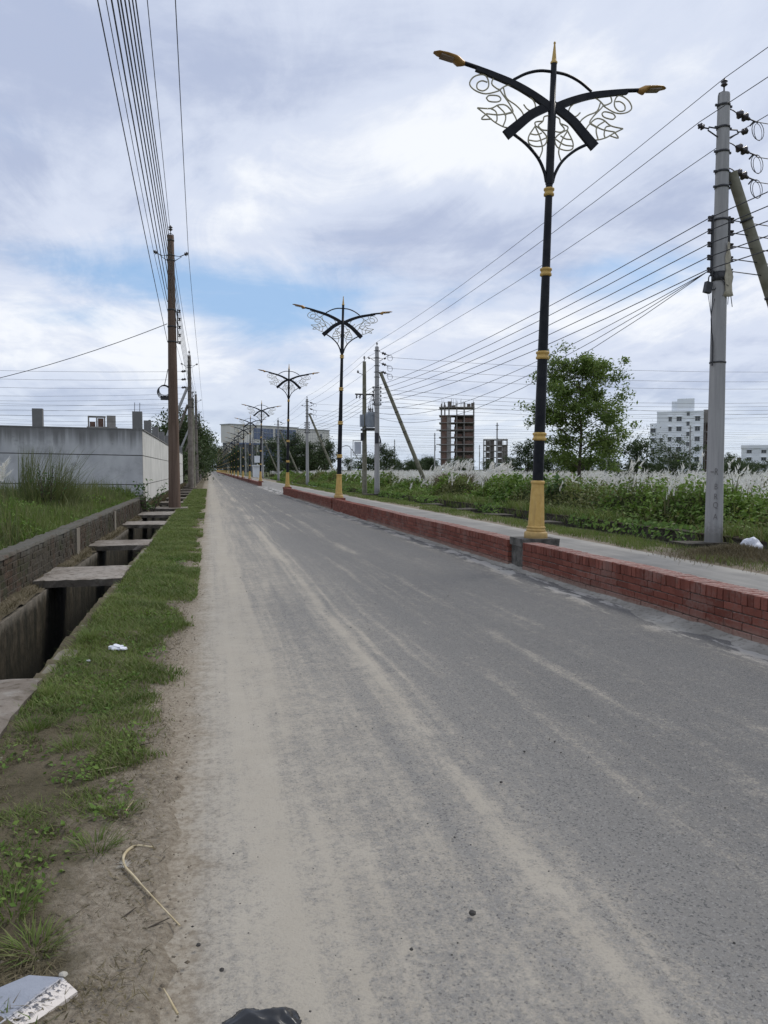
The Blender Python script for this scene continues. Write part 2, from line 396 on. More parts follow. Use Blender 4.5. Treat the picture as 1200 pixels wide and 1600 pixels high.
# ------------------------------------------------------------------ mesh helpers
class MB:
    def __init__(s): s.v = []; s.f = []; s.s = []
    def add(s, V, F, smooth=False):
        o = len(s.v); s.v.extend([tuple(p) for p in V])
        s.f.extend([tuple(i + o for i in f) for f in F]); s.s.extend([smooth] * len(F))
    def box(s, c, d, rot=None, jit=0):
        V = [Vector((x * d[0] / 2, y * d[1] / 2, z * d[2] / 2)) for x in (-1, 1) for y in (-1, 1) for z in (-1, 1)]
        if jit: V = [v + Vector((random.uniform(-jit, jit), random.uniform(-jit, jit), random.uniform(-jit, jit))) for v in V]
        if rot is not None: V = [rot @ v for v in V]
        V = [v + Vector(c) for v in V]
        s.add(V, [(0, 1, 3, 2), (4, 6, 7, 5), (0, 4, 5, 1), (2, 3, 7, 6), (0, 2, 6, 4), (1, 5, 7, 3)])
        return s
    def b2(s, a, b):
        return s.box([(a[i] + b[i]) / 2 for i in range(3)], [abs(b[i] - a[i]) for i in range(3)])
    def tube(s, pts, r, n=8, caps=True, flat=None):
        pts = [Vector(p) for p in pts]; k = len(pts)
        rs = list(r) if hasattr(r, '__len__') else [r] * k
        V = []; prev = None
        for i, p in enumerate(pts):
            t = (pts[min(i + 1, k - 1)] - pts[max(i - 1, 0)]).normalized()
            if prev is None:
                a = Vector((0, 0, 1)) if abs(t.z) < .9 else Vector((1, 0, 0))
                u = t.cross(a).normalized()
            else:
                u = (prev - t * prev.dot(t)).normalized()
            prev = u; b = t.cross(u)
            for j in range(n):
                a = 2 * math.pi * j / n
                V.append(p + (u * math.cos(a) + b * math.sin(a)) * rs[i])
        F = [(i * n + j, i * n + (j + 1) % n, (i + 1) * n + (j + 1) % n, (i + 1) * n + j) for i in range(k - 1) for j in range(n)]
        s.add(V, F, n > 4)
        if caps and n > 2:
            s.add(V[:n], [tuple(range(n))[::-1]]); s.add(V[-n:], [tuple(range(n))])
        return s
    def lathe(s, prof, n=16, c=(0, 0, 0), rot=None, caps=True, smooth=True):
        V = []
        for r, z in prof:
            for j in range(n):
                a = 2 * math.pi * j / n; v = Vector((r * math.cos(a), r * math.sin(a), z))
                if rot is not None: v = rot @ v
                V.append(v + Vector(c))
        F = [(i * n + j, i * n + (j + 1) % n, (i + 1) * n + (j + 1) % n, (i + 1) * n + j) for i in range(len(prof) - 1) for j in range(n)]
        s.add(V, F, smooth)
        if caps:
            s.add(V[:n], [tuple(range(n))[::-1]]); s.add(V[-n:], [tuple(range(n))])
        return s
    def mesh(s, name):
        me = bpy.data.meshes.new(name); me.from_pydata(s.v, [], s.f); me.update()
        me.polygons.foreach_set('use_smooth', s.s)
        return me
    def build(s, name, m, parent=None, loc=None, **kw):
        return link(name, s.mesh(name), m, parent, loc, **kw)
def link(name, me, m, parent=None, loc=None, **kw):
    if m is not None and not me.materials: me.materials.append(m)
    o = bpy.data.objects.new(name, me); COL.objects.link(o)
    if parent is not None: o.parent = parent
    if loc is not None: o.location = loc
    for k, v in kw.items(): o[k] = v
    return o
def tris(name, V, T, m, parent=None, smooth=False, **kw):
    V = np.ascontiguousarray(V, dtype=np.float32); T = np.ascontiguousarray(T, dtype=np.int32)
    me = bpy.data.meshes.new(name)
    me.vertices.add(len(V)); me.vertices.foreach_set('co', V.ravel())
    me.loops.add(T.size); me.loops.foreach_set('vertex_index', T.ravel())
    me.polygons.add(len(T)); me.polygons.foreach_set('loop_start', np.arange(0, T.size, 3, dtype=np.int32))
    me.update(calc_edges=True)
    if smooth: me.polygons.foreach_set('use_smooth', np.ones(len(T), dtype=bool))
    return link(name, me, m, parent, **kw)
def thing(name, label, cat, loc=(0, 0, 0), rz=0, group=None):
    o = bpy.data.objects.new(name, None); COL.objects.link(o); o.empty_display_size = .2
    o.location = loc; o.rotation_euler = (0, 0, rz); o['label'] = label; o['category'] = cat
    if group: o['group'] = group
    return o
def tag(o, label, cat, group=None):
    o['label'] = label; o['category'] = cat
    if group: o['group'] = group
    return o
KIDS = {}
def kids(o):
    return [c for c in o.children]
def copy_tree(o, parent=None):
    c = o.copy(); COL.objects.link(c)
    if parent is not None: c.parent = parent
    for ch in kids(o): copy_tree(ch, c)
    return c
def unit(a): return a / np.maximum(np.linalg.norm(a, axis=-1, keepdims=True), 1e-9)

def blades(P, H, W, lean, dirs=None, seg=2):
    """P (n,3) bases, H heights, W widths, lean horizontal reach of the tip: curved grass blades"""
    n = len(P); a = rng.uniform(0, 2 * np.pi, n) if dirs is None else dirs
    dv = np.stack([np.cos(a), np.sin(a), np.zeros(n)], 1)
    b = a + np.pi / 2 + rng.normal(0, .5, n)
    sv = np.stack([np.cos(b), np.sin(b), np.zeros(n)], 1) * (W / 2)[:, None]
    rows = []
    for k in range(seg):
        t = k / seg
        c = P + dv * (lean * t ** 1.8)[:, None] + np.array([0, 0, 1]) * (H * (t - .18 * t * t))[:, None]
        s = sv * (1 - .45 * t)
        rows += [c - s, c + s]
    rows.append(P + dv * lean[:, None] + np.array([0, 0, 1]) * (H * .82)[:, None])
    V = np.stack(rows, 1); m = V.shape[1]
    T = []
    for k in range(seg - 1):
        i = 2 * k; T += [(i, i + 1, i + 3), (i, i + 3, i + 2)]
    T.append((2 * seg - 2, 2 * seg - 1, 2 * seg))
    T = np.array(T)[None] + (np.arange(n) * m)[:, None, None]
    return V.reshape(-1, 3), T.reshape(-1, 3)
def leaves(P, L, asp=.5, up=.6, Nrm=None):
    """diamond leaves at P with length L, normals random with an upward bias"""
    n = len(P)
    nr = rng.normal(0, 1, (n, 3)); nr[:, 2] = np.abs(nr[:, 2]) + up
    if Nrm is not None: nr = nr * .7 + Nrm * 1.2
    nr = unit(nr); t = rng.normal(0, 1, (n, 3)); t -= nr * (t * nr).sum(1, keepdims=True); t = unit(t)
    t[:, 2] -= .25; t = unit(t)
    b = np.cross(nr, t); L = np.asarray(L).reshape(-1, 1) * np.ones((n, 1))
    V = np.stack([P - t * L / 2, P + b * L * asp / 2 + t * L * .05, P + t * L / 2 - nr * L * .12, P - b * L * asp / 2 + t * L * .05], 1)
    T = np.array([[0, 1, 2], [0, 2, 3]])[None] + (np.arange(n) * 4)[:, None, None]
    return V.reshape(-1, 3), T.reshape(-1, 3)
def cat(parts):
    V, T, o = [], [], 0
    for v, t in parts: V.append(v); T.append(t + o); o += len(v)
    return np.concatenate(V), np.concatenate(T)
def vnoise(x, y, s, seed=0):
    r = np.random.default_rng(seed + 99); g = r.random((64, 64))
    x = np.asarray(x) / s; y = np.asarray(y) / s
    xi = np.floor(x).astype(int); yi = np.floor(y).astype(int); fx = x - xi; fy = y - yi
    fx = fx * fx * (3 - 2 * fx); fy = fy * fy * (3 - 2 * fy)
    G = lambda a, b: g[a % 64, b % 64]
    return (G(xi, yi) * (1 - fx) + G(xi + 1, yi) * fx) * (1 - fy) + (G(xi, yi + 1) * (1 - fx) + G(xi + 1, yi + 1) * fx) * fy
def grid(name, xs, ys, zf, m, **kw):
    X, Y = np.meshgrid(xs, ys, indexing='ij'); Z = zf(X, Y)
    if isinstance(Z, tuple): X, Y, Z = Z
    V = np.stack([X, Y, Z], -1).reshape(-1, 3); b = len(ys)
    i, j = np.meshgrid(np.arange(len(xs) - 1), np.arange(b - 1), indexing='ij'); q = (i * b + j).ravel()
    T = np.concatenate([np.stack([q, q + b, q + b + 1], 1), np.stack([q, q + b + 1, q + 1], 1)])
    return tris(name, V, T, m, smooth=True, **kw)

# ------------------------------------------------------------------ the ground with its two drain channels
DL0, DL1 = -2.02, -1.20          # left drain between its walls
DR0, DR1 = 8.78, 9.50            # right drain
DY0, DY1 = -6.0, 150.0
gx = [-3000, DL0 - .11, DL1 + .11, DR0 - .11, DR1 + .11, 3000]; gy = [-800, DY0, DY1, 5000]
mb = MB(); V = [(x, y, -.04) for x in gx for y in gy]; F = []
for i in range(5):
    for j in range(3):
        if i in (1, 3) and j == 1: continue
        a = i * 4 + j; F.append((a, a + 4, a + 5, a + 1))
mb.add(V, F); mb.build('ground', M_ground, kind='structure')

road = grid('road', np.linspace(-.75, 4.78, 12), np.concatenate([np.linspace(-4, 60, 80), np.linspace(64, 900, 40)]),
            lambda X, Y: -.004 + .018 * (vnoise(X, Y, 2.3, 3) - .5) * (Y < 60) - .012 * np.abs(X - 2.2) / 2.2, M_road, kind='structure')
def lane_f(X, Y):
    e = (X - 5.0) / 3.1
    X2 = X + (e > .98) * (vnoise(X, Y, 1.1, 8) - .5) * .55
    return X2, Y, -.004 + 0 * X
grid('side_lane', np.linspace(4.72, 8.1, 9), np.concatenate([np.linspace(-4, 60, 160), np.linspace(64, 900, 60)]), lane_f, M_lane, kind='structure')
# asphalt across the opening in the median
MB().b2((4.6, 48.2, -.03), (5.1, 71.0, -.002)).build('median_opening', M_road, kind='structure')

# verge: earth lapping over the edge of the asphalt
def verge_f(X, Y):
    t = (X + 1.22) / 1.2
    e = .12 * (vnoise(Y, Y * 0, .55, 1) - .5) + .22 * (vnoise(Y, Y * 0 + 3, 1.7, 2) - .5) + .07 * (vnoise(Y, Y * 0, .16, 5) - .5) + .05 * (vnoise(Y, Y * 0, .06, 7) - .5)
    near = np.clip((3.2 - Y) / 1.3, 0, 1)
    edge = -.26 + e * (1 + .4 * near) - .05 * np.clip((Y - 6) / 20, 0, 1)
    X2 = -1.22 + t * (edge + 1.22)
    z = .020 + .05 * (vnoise(X2, Y, .5, 4) - .35) + .030 * (vnoise(X2, Y, .13, 6) - .5) + .016 * (vnoise(X2, Y, .05, 9) - .5)
    z = z * np.clip((1 - t) * 2.4, 0, 1) + np.where(t > .99, -.014, .004)
    return X2, Y, z
grid('verge', np.linspace(-1.22, -.02, 34), np.concatenate([np.linspace(-2, 12, 560), np.linspace(12.2, 60, 160), np.linspace(61, 200, 60)]), verge_f, M_dirt, kind='structure')
def verge_z(x, y): return .012 + .05 * (vnoise(x, y, .5, 4) - .35)
# strip of earth between side lane and right drain
grid('right_verge', np.linspace(7.75, 8.72, 10), np.concatenate([np.linspace(-2, 40, 160), np.linspace(41, 200, 60)]),
     lambda X, Y: .01 + .06 * (vnoise(X, Y, .8, 14)) * np.clip((X - 7.9) / .3, 0, 1) - .02 * (X < 7.8), M_dirt, kind='structure')
# raised land behind the left drain wall
grid('raised_land', np.linspace(-14, -2.38, 40), np.linspace(-6, 29.2, 90), lambda X, Y: .36 + .12 * (vnoise(X, Y, 1.3, 21) - .4), M_bank, kind='structure')
grid('raised_land', np.linspace(-60, -2.8, 20), np.linspace(30, 420, 60), lambda X, Y: .15 + .2 * (vnoise(X, Y, 6, 22) - .4), M_ground, kind='structure')

# ------------------------------------------------------------------ left drain
t = thing('open_drain', 'open concrete roadside drain, dark and deep, left of the grass verge', 'drain', (0, 0, 0))
def wallstrip(x0, x1, z0, z1, y0, y1, n, jz=.012):
    mb = MB(); ys = np.linspace(y0, y1, n); V = []
    for y in ys:
        j = random.uniform(-jz, jz); k = random.uniform(-jz, jz) * .6
        V += [(x0 + k, y, z0), (x1 + k, y, z0), (x1 + k, y, z1 + j), (x0 + k, y, z1 + j * .5)]
    F = [(4 * i + a, 4 * i + 4 + a, 4 * i + 4 + (a + 1) % 4, 4 * i + (a + 1) % 4) for i in range(n - 1) for a in range(4)]
    mb.add(V, F); mb.add(V[:4], [(0, 1, 2, 3)]); mb.add(V[-4:], [(3, 2, 1, 0)])
    return mb
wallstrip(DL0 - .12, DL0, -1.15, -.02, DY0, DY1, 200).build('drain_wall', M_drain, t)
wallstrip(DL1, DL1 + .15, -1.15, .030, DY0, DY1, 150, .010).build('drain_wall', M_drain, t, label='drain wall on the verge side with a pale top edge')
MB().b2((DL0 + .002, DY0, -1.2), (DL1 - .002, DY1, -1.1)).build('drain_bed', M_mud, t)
# cross ties seen in the dark under each slab
t2 = thing('open_drain', 'overgrown drain beyond the side lane, half hidden by grass', 'drain', (0, 0, 0))
wallstrip(DR0 - .13, DR0, -.9, .01, DY0, DY1, 160).build('drain_wall', M_drain, t2)
wallstrip(DR1, DR1 + .12, -.9, -.05, DY0, DY1, 160).build('drain_wall', M_drain, t2)
MB().b2((DR0 + .002, DY0, -.95), (DR1 - .002, DY1, -.85)).build('drain_bed', M_mud, t2)

# soil and rubble ledge between drain and brick wall
grid('drain_ledge', np.linspace(-2.24, DL0 - .01, 6), np.linspace(-4, 29.2, 260),
     lambda X, Y: .0 + .05 * (vnoise(X, Y, .22, 31) - .3) + .05 * (X < -2.15), M_dirt, kind='structure')

slab_lab = ['concrete slab over the drain at the left edge, nearest and half under grass', 'broad pale concrete slab bridging the drain, second from the camera',
            'third concrete slab across the drain, thick dark front edge', 'thin concrete slab across drain beside brick wall, fourth along',
            'concrete slab across drain just before the brown pole', 'small slab over drain at foot of brown pole']
ys = [(4.1, 5.68), (10.42, 11.85), (15.0, 16.2), (20.6, 22.0), (25.0, 27.0), (29.0, 30.3)]
for i, (a, b) in enumerate(ys):
    x0, x1 = -2.17 + random.uniform(-.03, .03), -1.13
    if i == 5: x1 = -.78
    mb = MB(); nx, ny = 12, 12; V = []; F = []
    sk = random.uniform(-.06, .06)
    for lev in (0, 1):
        for p in range(nx):
            for q in range(ny):
                X = x0 + (x1 - x0) * p / (nx - 1); Y = a + (b - a) * q / (ny - 1) + sk * p / (nx - 1)
                e = .018 if (p in (0, nx - 1) or q in (0, ny - 1)) else 0
                V.append((X + random.uniform(-e, e), Y + random.uniform(-e, e), (.035 if lev == 0 else .135) + (0 if lev == 0 else random.uniform(-.006, .004) - e * .5)))
    A = lambda l, p, q: l * nx * ny + p * ny + q
    for p in range(nx - 1):
        for q in range(ny - 1):
            F.append((A(1, p, q), A(1, p + 1, q), A(1, p + 1, q + 1), A(1, p, q + 1)))
            F.append((A(0, p, q), A(0, p, q + 1), A(0, p + 1, q + 1), A(0, p + 1, q)))
    for p in range(nx - 1):
        F.append((A(0, p, 0), A(0, p + 1, 0), A(1, p + 1, 0), A(1, p, 0))); F.append((A(0, p + 1, ny - 1), A(0, p, ny - 1), A(1, p, ny - 1), A(1, p + 1, ny - 1)))
    for q in range(ny - 1):
        F.append((A(0, 0, q + 1), A(0, 0, q), A(1, 0, q), A(1, 0, q + 1))); F.append((A(0, nx - 1, q), A(0, nx - 1, q + 1), A(1, nx - 1, q + 1), A(1, nx - 1, q)))
    mb.add(V, F); dz0 = -.06 if i == 0 else -.035
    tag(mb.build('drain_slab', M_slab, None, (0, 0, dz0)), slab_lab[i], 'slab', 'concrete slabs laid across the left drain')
for k, y in enumerate(list(np.arange(34.5, 60, 5.2)) + [60.05] + list(np.arange(66, 120, 6))):
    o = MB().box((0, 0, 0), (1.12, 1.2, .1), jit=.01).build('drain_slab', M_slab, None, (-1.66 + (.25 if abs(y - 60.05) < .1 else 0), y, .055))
    tag(o, 'far concrete slab across the left drain beyond the brown pole', 'slab', 'concrete slabs laid across the left drain')
mb = MB()
o0 = None
for k, (y, x) in enumerate([(12.9, 9.1), (19.6, 8.95), (23.0, 8.95), (26.4, 8.95), (30.4, 8.95), (43.2, 9.1)]):
    o = MB().box((0, 0, 0), (.9 if k in (0, 5) else .8, .85 if k else .6, .09), jit=.02).build('drain_slab', M_oldmortar, None, (x, y, .075 if k in (0, 5) else .05))
    tag(o, ['slab under the nearest right power pole', 'weedy slab over the right drain, nearest of four beyond the lane', 'weedy slab over the right drain, second of four beyond the lane',
            'weedy slab over the right drain, third of four beyond the lane', 'weedy slab over the right drain, farthest of four beyond the lane', 'slab under the twin power poles with the transformer'][k], 'slab', 'concrete slabs over the right drain')

# ------------------------------------------------------------------ brick median walls
BL, BH, BW = .240, .070, .238
def brick_mesh(dx, dy, dz):
    out = []
    for k in range(4):
        mb = MB(); b = .006
        # chamfered box: top and bottom rings inset
        V = []
        for z, i in ((-dz / 2, b), (-dz / 2 + b, 0), (dz / 2 - b, 0), (dz / 2, b)):
            for sx, sy in ((-1, -1), (1, -1), (1, 1), (-1, 1)):
                V.append((sx * (dx / 2 - i) + random.uniform(-.002, .002), sy * (dy / 2 - i) + random.uniform(-.002, .002), z + random.uniform(-.0015, .0015)))
        F = [(3, 2, 1, 0), (12, 13, 14, 15)] + [(4 * r + j, 4 * r + (j + 1) % 4, 4 * r + 4 + (j + 1) % 4, 4 * r + 4 + j) for r in range(3) for j in range(4)]
        mb.add(V, F); out.append(mb)
    return out
stretch = brick_mesh(BW, BL, BH); capb = brick_mesh(BW + .012, .072, .112)
st_me = [b.mesh('brick') for b in stretch]; cap_me = [b.mesh('brick') for b in capb]
WALL_X = lambda y: 4.735 - .0045 * (y - 5)
def median(y0, y1, label, n_single, cat_='wall'):
    w_ = thing('brick_median_wall', label, cat_, (WALL_X((y0 + y1) / 2) , y0, 0), R(.26))
    L = y1 - y0
    MB().b2((-BW / 2 + .012, .01, -.05), (BW / 2 - .012, L - .01, .398)).build('mortar_core', M_mortar, w_)
    items = []
    for c in range(4):
        off = (c % 2) * (BL + .01) / 2; y = -off
        while y < L - .02:
            a = max(y, 0); b = min(y + BL, L)
            if b - a > .05: items.append((a, b, .008 + c * .078 + BH / 2 - .01, 0))
            y += BL + .01
    y = .002
    while y < L - .07:
        items.append((y, y + .072, .30 + .008 + .112 / 2, 1)); y += .0815
    items.sort(key=lambda q: q[0] if y0 + q[0] > 4.6 else 1000 - q[0])
    rest = MB()
    for k, (a, b, z, c) in enumerate(items):
        x = random.uniform(-.004, .004); cy = (a + b) / 2; zz = z + random.uniform(-.002, .002) + .005 * math.sin(.9 * (y0 + a) + 1) + .003 * math.sin(2.7 * (y0 + a))
        if k < n_single:
            o = link('brick', random.choice(cap_me if c else st_me), M_brick, w_, (x, cy, zz))
            if not c: o.scale = (1, (b - a) / BL, 1)
            o.rotation_euler = (random.uniform(-.01, .01), random.uniform(-.006, .006), random.uniform(-.008, .008))
        else:
            rest.box((x, cy, zz), (BW + (.012 if c else 0), b - a, .112 if c else BH), jit=.002)
    if rest.v:
        rest.build('brickwork', M_brickfar, w_, kind='stuff')
    return w_
median(-3.0, 10.70, 'red brick median wall nearest the camera, from right edge to the near lamp', 300)
median(11.26, 28.15, 'red brick median wall between the first and second lamps', 300)
median(28.62, 46.75, 'red brick median wall between second and third lamps, before the gap', 300)

# concrete plinths under the lamps and far walls
LAMPS = [(4.89, 10.98), (4.72, 28.38), (4.66, 46.98), (4.66, 72.0), (4.64, 91.0), (4.62, 108.5), (4.6, 126.5), (4.6, 145), (4.6, 163.5)] + [(4.6, 182 + 18.5 * k) for k in range(16)]
def plinth(x, y, label, m=M_slab, w=.50):
    p = thing('lamp_plinth', label, 'plinth', (x, y, 0), 0, 'plinths under the street lamps')
    a = MB(); a.b2((-w / 2, -.22, -.05), (w / 2 - .06, .22, .345)); a.build('pier', m, p)
    MB().box((.03, 0, .40), (w + .10, .50, .11), jit=.006).build('cap_slab', m, p)
    return p
M_plinth = simple('black_stained_concrete', (.045, .043, .038), (.15, .14, .125), 7, .95, bump=.012)
plinth(4.84, 10.98, 'black stained concrete plinth under the nearest street lamp', M_plinth)
plinth(4.69, 28.38, 'plinth under the second street lamp', M_brick, .34)
plinth(4.62, 46.98, 'brick red plinth at the end of the wall under third street lamp', M_brick, .40)
pl3 = None
for i in range(3, 14):
    x, y = LAMPS[i]
    plinth(x, y, ['brick red plinth under the first lamp past the gap in the median', 'plinth under a far street lamp past the gap'][min(i - 3, 1)], M_brick, .36)
for i in range(3, len(LAMPS) - 1):
    y0, y1 = LAMPS[i][1] + .3, LAMPS[i + 1][1] - .3
    mb = MB(); mb.b2((-.115, 0, -.05), (.115, y1 - y0, .29)); o = mb.build('brick_median_wall', M_brick, None, (4.62, y0, 0))
    mb2 = MB().b2((-.125, -.001, .2905), (.125, y1 - y0 + .001, .40)); mb2.build('coping', M_brick, o)
    tag(o, ['far red brick median wall just past the gap', 'far red brick median wall between distant lamps'][min(i - 3, 1)], 'wall', 'far median walls')

# sand blown against the foot of the median wall
def drift_f(X, Y):
    wv = .05 + .34 * vnoise(Y, Y * 0, 1.3, 41) * vnoise(Y, Y * 0 + 9, .5, 42) + .07 * vnoise(Y, Y * 0, .14, 45) + .04 * vnoise(Y, Y * 0, .06, 46)
    x1 = WALL_X(Y) - .115; u = (X - 0)
    X2 = x1 - u * wv
    z = .034 * (1 - u) ** 1.4 * (.30 + vnoise(Y, Y * 0, .8, 43)) * (.6 + .6 * vnoise(X2 * 3, Y, .12, 44)) - .012 * u
    return X2, Y, z
def m_sand(t):
    P = t.pos(); f = t.noise(P, 16, 6, .65); g = t.noise(P, 2.0, 4)
    col = t.mix(t.sm(g, .3, .7), (.24, .23, .205), (.38, .365, .33))
    return dict(col=t.mix(t.sm(f, .48, .68) * .75, col, (.15, .14, .12)), rough=.97, spec=.1, bump=(f, .012))
M_sand = mat('grey_sand', m_sand)
grid('sand_drift', np.linspace(0, 1, 8), np.linspace(-3, 47, 1250), drift_f, M_sand, kind='structure')

# ------------------------------------------------------------------ decorative street lamps
def smooth(pts, k=6):
    p = [np.array(q, float) for q in pts]; out = []
    p = [2 * p[0] - p[1]] + p + [2 * p[-1] - p[-2]]
    for i in range(1, len(p) - 2):
        for j in range(k):
            t = j / k
            out.append(.5 * ((2 * p[i]) + (-p[i - 1] + p[i + 1]) * t + (2 * p[i - 1] - 5 * p[i] + 4 * p[i + 1] - p[i + 2]) * t * t + (-p[i - 1] + 3 * p[i] - 3 * p[i + 1] + p[i + 2]) * t ** 3))
    out.append(p[-2]); return out
def flatbar(mb, pts, w, th):
    """bar of rectangular section following pts (x,z): w in the plane, th across"""
    p = [Vector((q[0], 0, q[1])) for q in pts]; V = []
    ws = w if hasattr(w, '__len__') else [w] * len(p)
    for i, q in enumerate(p):
        tt = (p[min(i + 1, len(p) - 1)] - p[max(i - 1, 0)]).normalized(); nn = Vector((-tt.z, 0, tt.x))
        for a, b in ((-1, -1), (1, -1), (1, 1), (-1, 1)):
            V.append(q + nn * a * ws[i] / 2 + Vector((0, b * th / 2, 0)))
    F = [(4 * i + a, 4 * i + 4 + a, 4 * i + 4 + (a + 1) % 4, 4 * i + (a + 1) % 4) for i in range(len(p) - 1) for a in range(4)]
    mb.add(V, F); mb.add(V[:4], [(0, 1, 2, 3)]); mb.add(V[-4:], [(3, 2, 1, 0)])
GL = 'ornamental street lamps along the median'
def make_lamp():
    L = thing('street_lamp', '', 'street lamp', (0, 0, .455), 0, GL)
    # fluted yellow base
    b = MB()
    b.lathe([(.17, 0), (.178, .01), (.178, .10), (.165, .125), (.145, .13)], 28, (0, 0, 0))
    b.lathe([(.140, .13), (.15, .142), (.15, .155), (.136, .165), (.136, .178), (.145, .187), (.145, .2), (.131, .21)], 28)
    n = 32; V = []; prof = [(.128, .21), (.122, .33), (.108, .62), (.097, .83), (.094, .865)]
    for r_, z in prof:
        for j in range(n):
            a = 2 * math.pi * j / n; q = r_ * (1.0 if j % 4 in (0, 1) else .94)
            V.append((q * math.cos(a), q * math.sin(a), z))
    b.add(V, [(i * n + j, i * n + (j + 1) % n, (i + 1) * n + (j + 1) % n, (i + 1) * n + j) for i in range(len(prof) - 1) for j in range(n)])
    b.lathe([(.098, .865), (.106, .875), (.106, .905), (.098, .915), (.09, .92)], 28)
    b.build('fluted_base', M_yellow, L)
    s = MB(); s.lathe([(.083, .92), (.082, 1.60), (.077, 2.85), (.062, 4.12), (.053, 5.33), (.050, 5.45)], 18); s.build('shaft', M_black, L)
    for z, r_ in ((1.60, .083), (2.85, .079), (4.12, .066), (5.33, .056)):
        c = MB(); c.lathe([(r_ + .004, -.06), (r_ + .022, -.05), (r_ + .022, -.02), (r_ + .010, -.01), (r_ + .010, .02), (r_ + .024, .03), (r_ + .024, .055), (r_ + .004, .065)], 20, (0, 0, z)); c.build('collar', M_yellow, L)
    u = MB(); u.lathe([(.058, 5.45), (.062, 5.5), (.060, 6.65), (.046, 6.66), (.044, 7.25)], 14); u.build('upper_shaft', M_black, L)
    f = MB(); f.lathe([(.05, 7.25), (.055, 7.27), (.04, 7.29), (.036, 7.30), (.034, 7.32), (.013, 7.53), (.012, 7.54), (.018, 7.55), (.016, 7.57), (.004, 7.58)], 12); f.build('finial', M_yellow, L)
    for sgn in (-1, 1):
        a = MB()
        up = smooth([(sgn * x, z - .45) for x, z in [(0.0, 7.03), (.30, 7.185), (.62, 7.31), (1.00, 7.405), (1.22, 7.452)]], 5)
        flatbar(a, up, [.115 - .045 * i / (len(up) - 1) for i in range(len(up))], .06)
        dn = smooth([(sgn * x, z - .45) for x, z in [(0.0, 7.09), (.31, 6.915), (.52, 6.73), (.72, 6.545)]], 5)
        flatbar(a, dn, [.12 + .03 * i / (len(dn) - 1) for i in range(len(dn))], .055)
        a.build('crossed_arm', M_black, L)
        e = MB(); e.tube([(sgn * 1.05, 0, 7.437 - .45), (sgn * 1.22, 0, 7.472 - .45), (sgn * 1.46, 0, 7.512 - .45)], .032, 8); e.build('arm_pipe', M_black, L)
        # LED head: tapering shield with hooded neck
        h = MB(); V = []; n = 12
        st = [(1.40, .036, .036, 7.502), (1.45, .055, .060, 7.512), (1.50, .085, .078, 7.525), (1.55, .105, .050, 7.54), (1.68, .105, .038, 7.565), (1.80, .082, .028, 7.585), (1.87, .03, .012, 7.59)]
        for x, ry, rz_, z in st:
            for j in range(n):
                q = 2 * math.pi * j / n
                V.append((sgn * x, ry * math.cos(q), z - .45 + rz_ * math.sin(q) * (.7 if math.sin(q) > 0 else (1.0 if x < 1.53 else .55))))
        h.add(V, [(i * n + j, i * n + (j + 1) % n, (i + 1) * n + (j + 1) % n, (i + 1) * n + j) for i in range(len(st) - 1) for j in range(n)], True)
        h.add(V[:n], [tuple(range(n))]); h.add(V[-n:], [tuple(range(n))])
        hd = h.build('lamp_head', M_head, L)
        MB().box((sgn * 1.67, 0, 7.563 - .45 - .024), (.20, .14, .02), Matrix.Rotation(-sgn * .15, 3, 'Y')).build('lens', M_lens, hd)
        hb = MB(); hb.tube([(sgn * x, 0, z - .45) for x, z in smooth([(0.02, 7.58), (.22, 7.565), (.43, 7.495), (.63, 7.375)], 4)], .022, 6); hb.build('halo_hoop', M_black, L)
        br = MB(); br.tube([(sgn * x, 0, z - .45) for x, z in smooth([(.62, 6.59), (.40, 6.46), (.20, 6.275), (.09, 6.08), (.05, 5.93)], 4)], .024, 6); br.build('lower_brace', M_black, L)
        C = [[(-.925, 7.40), (-.971, 7.273), (-.886, 7.208), (-.835, 7.19), (-1.048, 7.109), (-1.214, 7.132), (-1.309, 7.21), (-1.27, 7.307), (-1.174, 7.366), (-1.075, 7.374), (-1.022, 7.296), (-1.025, 7.204), (-1.099, 7.145), (-1.189, 7.166), (-1.192, 7.242), (-1.121, 7.288), (-1.038, 7.279)],
             [(-.86, 7.18), (-.76, 7.26), (-.654, 7.286), (-.449, 7.222), (-.308, 7.117), (-.27, 7.014), (-.336, 6.958), (-.405, 6.98), (-.458, 7.035)],
             [(-.787, 7.237), (-.73, 7.091), (-.575, 7.004), (-.47, 6.91), (-.44, 6.80)],
             [(-.84, 7.20), (-.80, 7.145), (-.68, 7.01), (-.622, 6.905), (-.704, 6.863), (-.754, 6.841)],
             [(-1.046, 7.048), (-.998, 7.092), (-.865, 7.104), (-.82, 7.064), (-.862, 7.018), (-.994, 7.006), (-1.046, 7.048)],
             [(-1.179, 6.887), (-.974, 6.905), (-.843, 6.977), (-.709, 6.971), (-.567, 6.804), (-.596, 6.692), (-.73, 6.659), (-.9, 6.715), (-1.037, 6.804), (-1.179, 6.887)],
             [(-1.037, 6.82), (-1.107, 6.734), (-.951, 6.754)],
             [(-.974, 6.905), (-.889, 6.87), (-.868, 6.765), (-.883, 6.717)], [(-.876, 6.964), (-.755, 6.872), (-.735, 6.782), (-.771, 6.67)],
             [(-1.037, 6.82), (-.837, 6.83), (-.672, 6.883), (-.622, 6.905)],
             [(-.03, 6.93), (-.12, 6.90), (-.14, 6.83), (-.21, 6.757), (-.153, 6.702), (-.04, 6.703)], [(-.14, 6.83), (-.26, 6.80), (-.258, 6.744)]]
